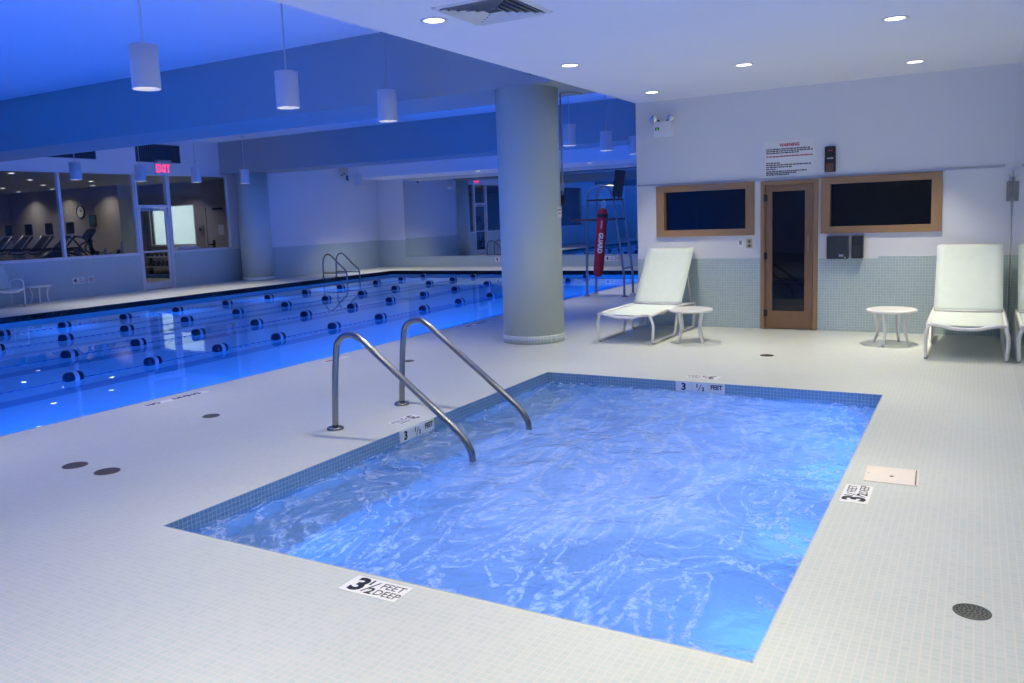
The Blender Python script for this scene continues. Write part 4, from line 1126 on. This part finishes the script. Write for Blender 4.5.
t = thing('elliptical_trainer', 'black elliptical trainer right of the treadmills behind the gym glass', 'elliptical trainer', (-21.08, 13.75, 0))
mb = MB(); mb.box(-.3, .3, -1.2, -.95, 0, .08, bevel=.02); mb.box(-.25, .25, .35, .55, 0, .08, bevel=.02); mb.box(-.06, .06, -1.1, .5, .04, .16, bevel=.02); mb.build('base', 'black', t)
mb = MB(); mb.lathe([(.02, -.14), (.44, -.14), (.50, -.09), (.50, .09), (.44, .14), (.02, .14)], None, 32, Matrix.Translation((0, -.85, .72)) @ Matrix.Rotation(PI / 2, 4, 'Y')); mb.build('flywheel_housing', 'black', t)
mb = MB(); mb.tube(smooth_path([(0, .42, .1), (0, .30, .8), (0, .22, 1.3), (0, .2, 1.58)], 5), .055, seg=12); mb.build('mast', 'black', t)
mb = MB(); mb.box(-.16, .16, -.05, .05, -.02, .28, bevel=.02); bmesh.ops.transform(mb.bm, matrix=Matrix.Translation((0, .12, 1.52)) @ Matrix.Rotation(D2R(-40), 4, 'X'), verts=mb.bm.verts[:]); mb.build('console', 'charcoal', t)
for s in (-1, 1):
    mb = MB(); mb.tube(smooth_path([(s * .22, .3, .95), (s * .24, .12, 1.2), (s * .25, -.12, 1.5), (s * .22, -.36, 1.55), (s * .2, -.52, 1.38)], 6), .024, seg=10); mb.build('handle_arm', 'black', t)
    mb = MB(); mb.tube(smooth_path([(s * .2, -.85, 1.15), (s * .2, -.45, 1.12), (s * .2, -.1, .9), (s * .2, .2, .6), (s * .2, .35, .35)], 6), .03, seg=10); mb.build('pedal_arm', 'black', t)
    mb = MB(); mb.tube(smooth_path([(s * .08, .25, 1.42), (s * .13, .02, 1.34), (s * .13, -.03, 1.2), (s * .1, .12, 1.1)], 5), .022, seg=8); mb.build('fixed_grip', 'black', t)
    mb = MB(); mb.box(s * .2 - .07, s * .2 + .07, -.5, -.12, .5, .55, bevel=.015); mb.build('pedal', 'black', t)

t = thing('wall_clock', 'round wall clock on the grey gym wall', 'clock', (-28.45, 18.6, 2.42))
mb = MB(); mb.lathe([(.24, 0), (.24, .03), (.21, .035), (.205, .02)], None, 40, Matrix.Rotation(PI / 2, 4, 'X'), cap=False); mb.build('rim', 'charcoal', t)
mb = MB(); mb.lathe([(.208, .018), (0, .0181)], None, 40, Matrix.Rotation(PI / 2, 4, 'X'), cap=False); mb.build('dial', 'white_print', t)
mb = MB(); mb.tube([(0, -.024, 0), (.0, -.024, .15)], .007, seg=6); mb.build('minute_hand', 'ink', t)
mb = MB(); mb.tube([(0, -.026, 0), (.08, -.026, .05)], .008, seg=6); mb.build('hour_hand', 'ink', t)
t = thing('wall_screen', 'small dark blue screen on the gym wall right of the clock', 'screen', (-27.76, 18.6, 2.08))
mb = MB(); mb.box(-.19, .19, -.05, 0, -.21, .2, bevel=.01); mb.build('housing', 'charcoal', t)
mb = MB(); mb.box(-.16, .16, -.052, -.049, -.14, .17); mb.build('display', 'screen', t)
for x, l in ((-29.3, 'left'), (-27.6, 'right')):
    t = thing('wall_plate', 'small white plate with knobs on the gym wall, %s of the clock' % l, 'wall plate', (x, 18.6, 2.45), 0, 'plates beside the gym clock')
    mb = MB(); mb.box(-.05, .05, -.012, 0, -.12, .12, bevel=.003); mb.build('plate', 'gym_ceil', t)
    for z in (-.06, .06):
        mb = MB(); mb.cyl((0, -.012, z), .02, -.015, axis='Y', seg=10); mb.build('knob', 'charcoal', t)

# inner gym sill and the things left on it
wall('trim_12', 'white_frame', (XL - .48, XL - .13, 8.9, DY0, WZS, WZS + .03), (XL - .48, XL - .09, DY1, 18.0, WZS, WZS + .03))
SZ = WZS + .03
t = thing('hand_weight_bar', 'black weight bar lying on the gym window sill', 'weight bar', (XL - .30, 13.98, SZ + .06))
mb = MB(); mb.cyl((0, -.34, 0), .018, .68, axis='Y', seg=12); mb.build('bar', 'dark_steel', t)
for y in (-.34, .28):
    mb = MB(); mb.cyl((0, y, 0), .06, .06, axis='Y', seg=20); mb.build('weight_plate', 'black', t)
def bottle(x, y, m, h, r, label):
    t = thing('water_bottle', label, 'bottle', (x, y, SZ), 0, 'bottles on the gym sill')
    mb = MB(); mb.lathe([(0, 0), (r, .002), (r, h * .68), (r * .8, h * .78), (r * .45, h * .86), (r * .45, h * .9)], None, 24); mb.build('body', m, t)
    mb = MB(); mb.lathe([(r * .55, h * .89), (r * .55, h), (0, h)], None, 20); mb.build('cap', 'charcoal', t)
bottle(XL - .40, 13.98, 'bottle_blue', .17, .036, 'small blue bottle behind the weight bar on the gym sill')
bottle(XL - .30, 14.42, 'grey', .30, .042, 'tall grey bottle on the gym sill beside the door')

def make_rack():
    t = thing('dumbbell_rack', 'dark dumbbell rack with two shelves seen through the gym door', 'rack', (-24.5, 19.25, 0))
    for s in (-1.25, 1.25):
        mb = MB(); mb.box(s - .04, s + .04, -.25, .25, 0, .1); mb.box(s - .04, s + .04, .0, .12, .1, .95); mb.build('upright', 'black', t)
    for z in (.34, .68):
        mb = MB(); mb.prism([(-.22, z), (.16, z + .06), (.16, z + .09), (-.22, z + .03)], 'X', -1.25, 1.25); mb.build('shelf', 'silver', t)
make_rack()
def make_dumbbell():
    t = thing('dumbbell', '', 'dumbbell')
    mb = MB(); mb.cyl((0, -.07, 0), .016, .14, axis='Y', seg=10); mb.build('handle', 'steel', t)
    for y in (-.15, .07):
        mb = MB(); mb.lathe([(0, 0), (.06, 0), (.078, .02), (.078, .06), (.06, .08), (0, .08)], None, 8, Matrix.Translation((0, y, 0)) @ Matrix.Rotation(-PI / 2, 4, 'X'), smooth=False); mb.build('weight_head', 'black', t)
    return t
db = make_dumbbell(); first = True
for z, lb in ((.34, 'black dumbbell on the lower shelf of the gym rack'), (.68, 'black dumbbell on the upper shelf of the gym rack')):
    for k in range(10):
        c = db if first else copy_tree(db); first = False
        c.location = (-24.5 - 1.1 + k * .245, 19.22, z + .145); c.rotation_euler = (D2R(9), 0, 0)
        c['label'] = lb; c['group'] = lb.replace('black dumbbell', 'dumbbells')
t = thing('floor_mat', 'dark blue folded exercise mat under the dumbbell rack', 'mat', (-24.5, 19.0, 0))
mb = MB(); mb.box(-1.0, 1.0, -.3, .15, 0, .06, bevel=.02); mb.box(-.9, .6, -.28, .1, .06, .11, bevel=.02); mb.build('mat', 'charcoal', t)
mb = MB(); mb.box(-.9, .6, -.292, -.27, .065, .105); mb.build('edge_strip', 'bottle_blue', t)

t = thing('folded_towel', 'crumpled white towel on the gym sill right of the door', 'towel', (XL - .3, 16.55, SZ))
mb = MB(); n = 26; vs = []
for i in range(n + 1):
    row = []
    for j in range(11):
        y = (i / n - .5) * .95; x = (j / 10 - .5) * .24; ed = min(1, min(i, n - i) / 4) * min(1, min(j, 10 - j) / 2.5)
        row.append(mb.bm.verts.new((x, y, .004 + ed * (.11 + .06 * mn.noise(Vector((x * 8, y * 5, 1)))))))
    vs.append(row)
for i in range(n):
    for j in range(10):
        f = mb.bm.faces.new([vs[i][j], vs[i + 1][j], vs[i + 1][j + 1], vs[i][j + 1]]); f.smooth = True
mb.build('cloth', 'towel', t)
mb = MB(); mb.tube(smooth_path([(-.09, -.35, .02), (-.12, -.2, .05), (-.12, .1, .05), (-.09, .3, .02)], 5), .02, seg=8); mb.build('dark_hem', 'black', t)

# gym inner door, thermostat, squash window frame
mb = MB(); mb.box(-23.05, -22.98, 19.54, 19.6, 0, 2.42); mb.box(-21.98, -21.91, 19.54, 19.6, 0, 2.42); mb.box(-22.98, -21.98, 19.54, 19.6, 2.36, 2.42)
fr = struct(mb.build('door_3', 'gym_ceil'), 'pale gym door beside the squash court window')
mb = MB(); mb.box(-22.98, -21.98, 19.57, 19.6, 0, 2.36); lf = mb.build('door_leaf', 'gym_ceil', fr)
mb = MB(); mb.box(-22.42, -22.14, 19.562, 19.57, 1.42, 1.76); mb.build('door_pane', 'court_white', lf)
mb = MB(); mb.box(-22.72, -22.62, 19.53, 19.57, .95, 1.25, bevel=.01); mb.tube([(-22.67, 19.53, 1.1), (-22.9, 19.51, 1.1)], .02, seg=8); mb.build('handle', 'black', lf)
mb = MB(); mb.box(-22.6, -22.15, 19.5, 19.57, 2.26, 2.33, bevel=.01); mb.build('door_closer', 'charcoal', lf)
mb = MB(); x0, x1, z0, z1 = -25.95, -23.62, 1.13, 2.47
mb.box(x0, x1, 19.56, 19.7, z0 - .06, z0); mb.box(x0, x1, 19.58, 19.7, z1, z1 + .04); mb.box(x0 - .04, x0, 19.58, 19.7, z0, z1); mb.box(x1, x1 + .04, 19.58, 19.7, z0, z1)
fr = struct(mb.build('window_7', 'white_frame'), 'bright squash court window seen through the gym')
mb = MB(); mb.box(x0, x1, 19.64, 19.65, z0, z1); mb.build('pane', 'pane', fr)
t = thing('call_box', 'small grey control box right of the squash court window', 'control box', (-23.3, 19.6, 1.62))
mb = MB(); mb.box(-.13, .13, -.05, 0, -.15, .15, bevel=.01); mb.build('housing', 'grey', t)
mb = MB(); mb.box(-.06, .06, -.055, -.049, -.06, .06); mb.build('panel', 'black', t)
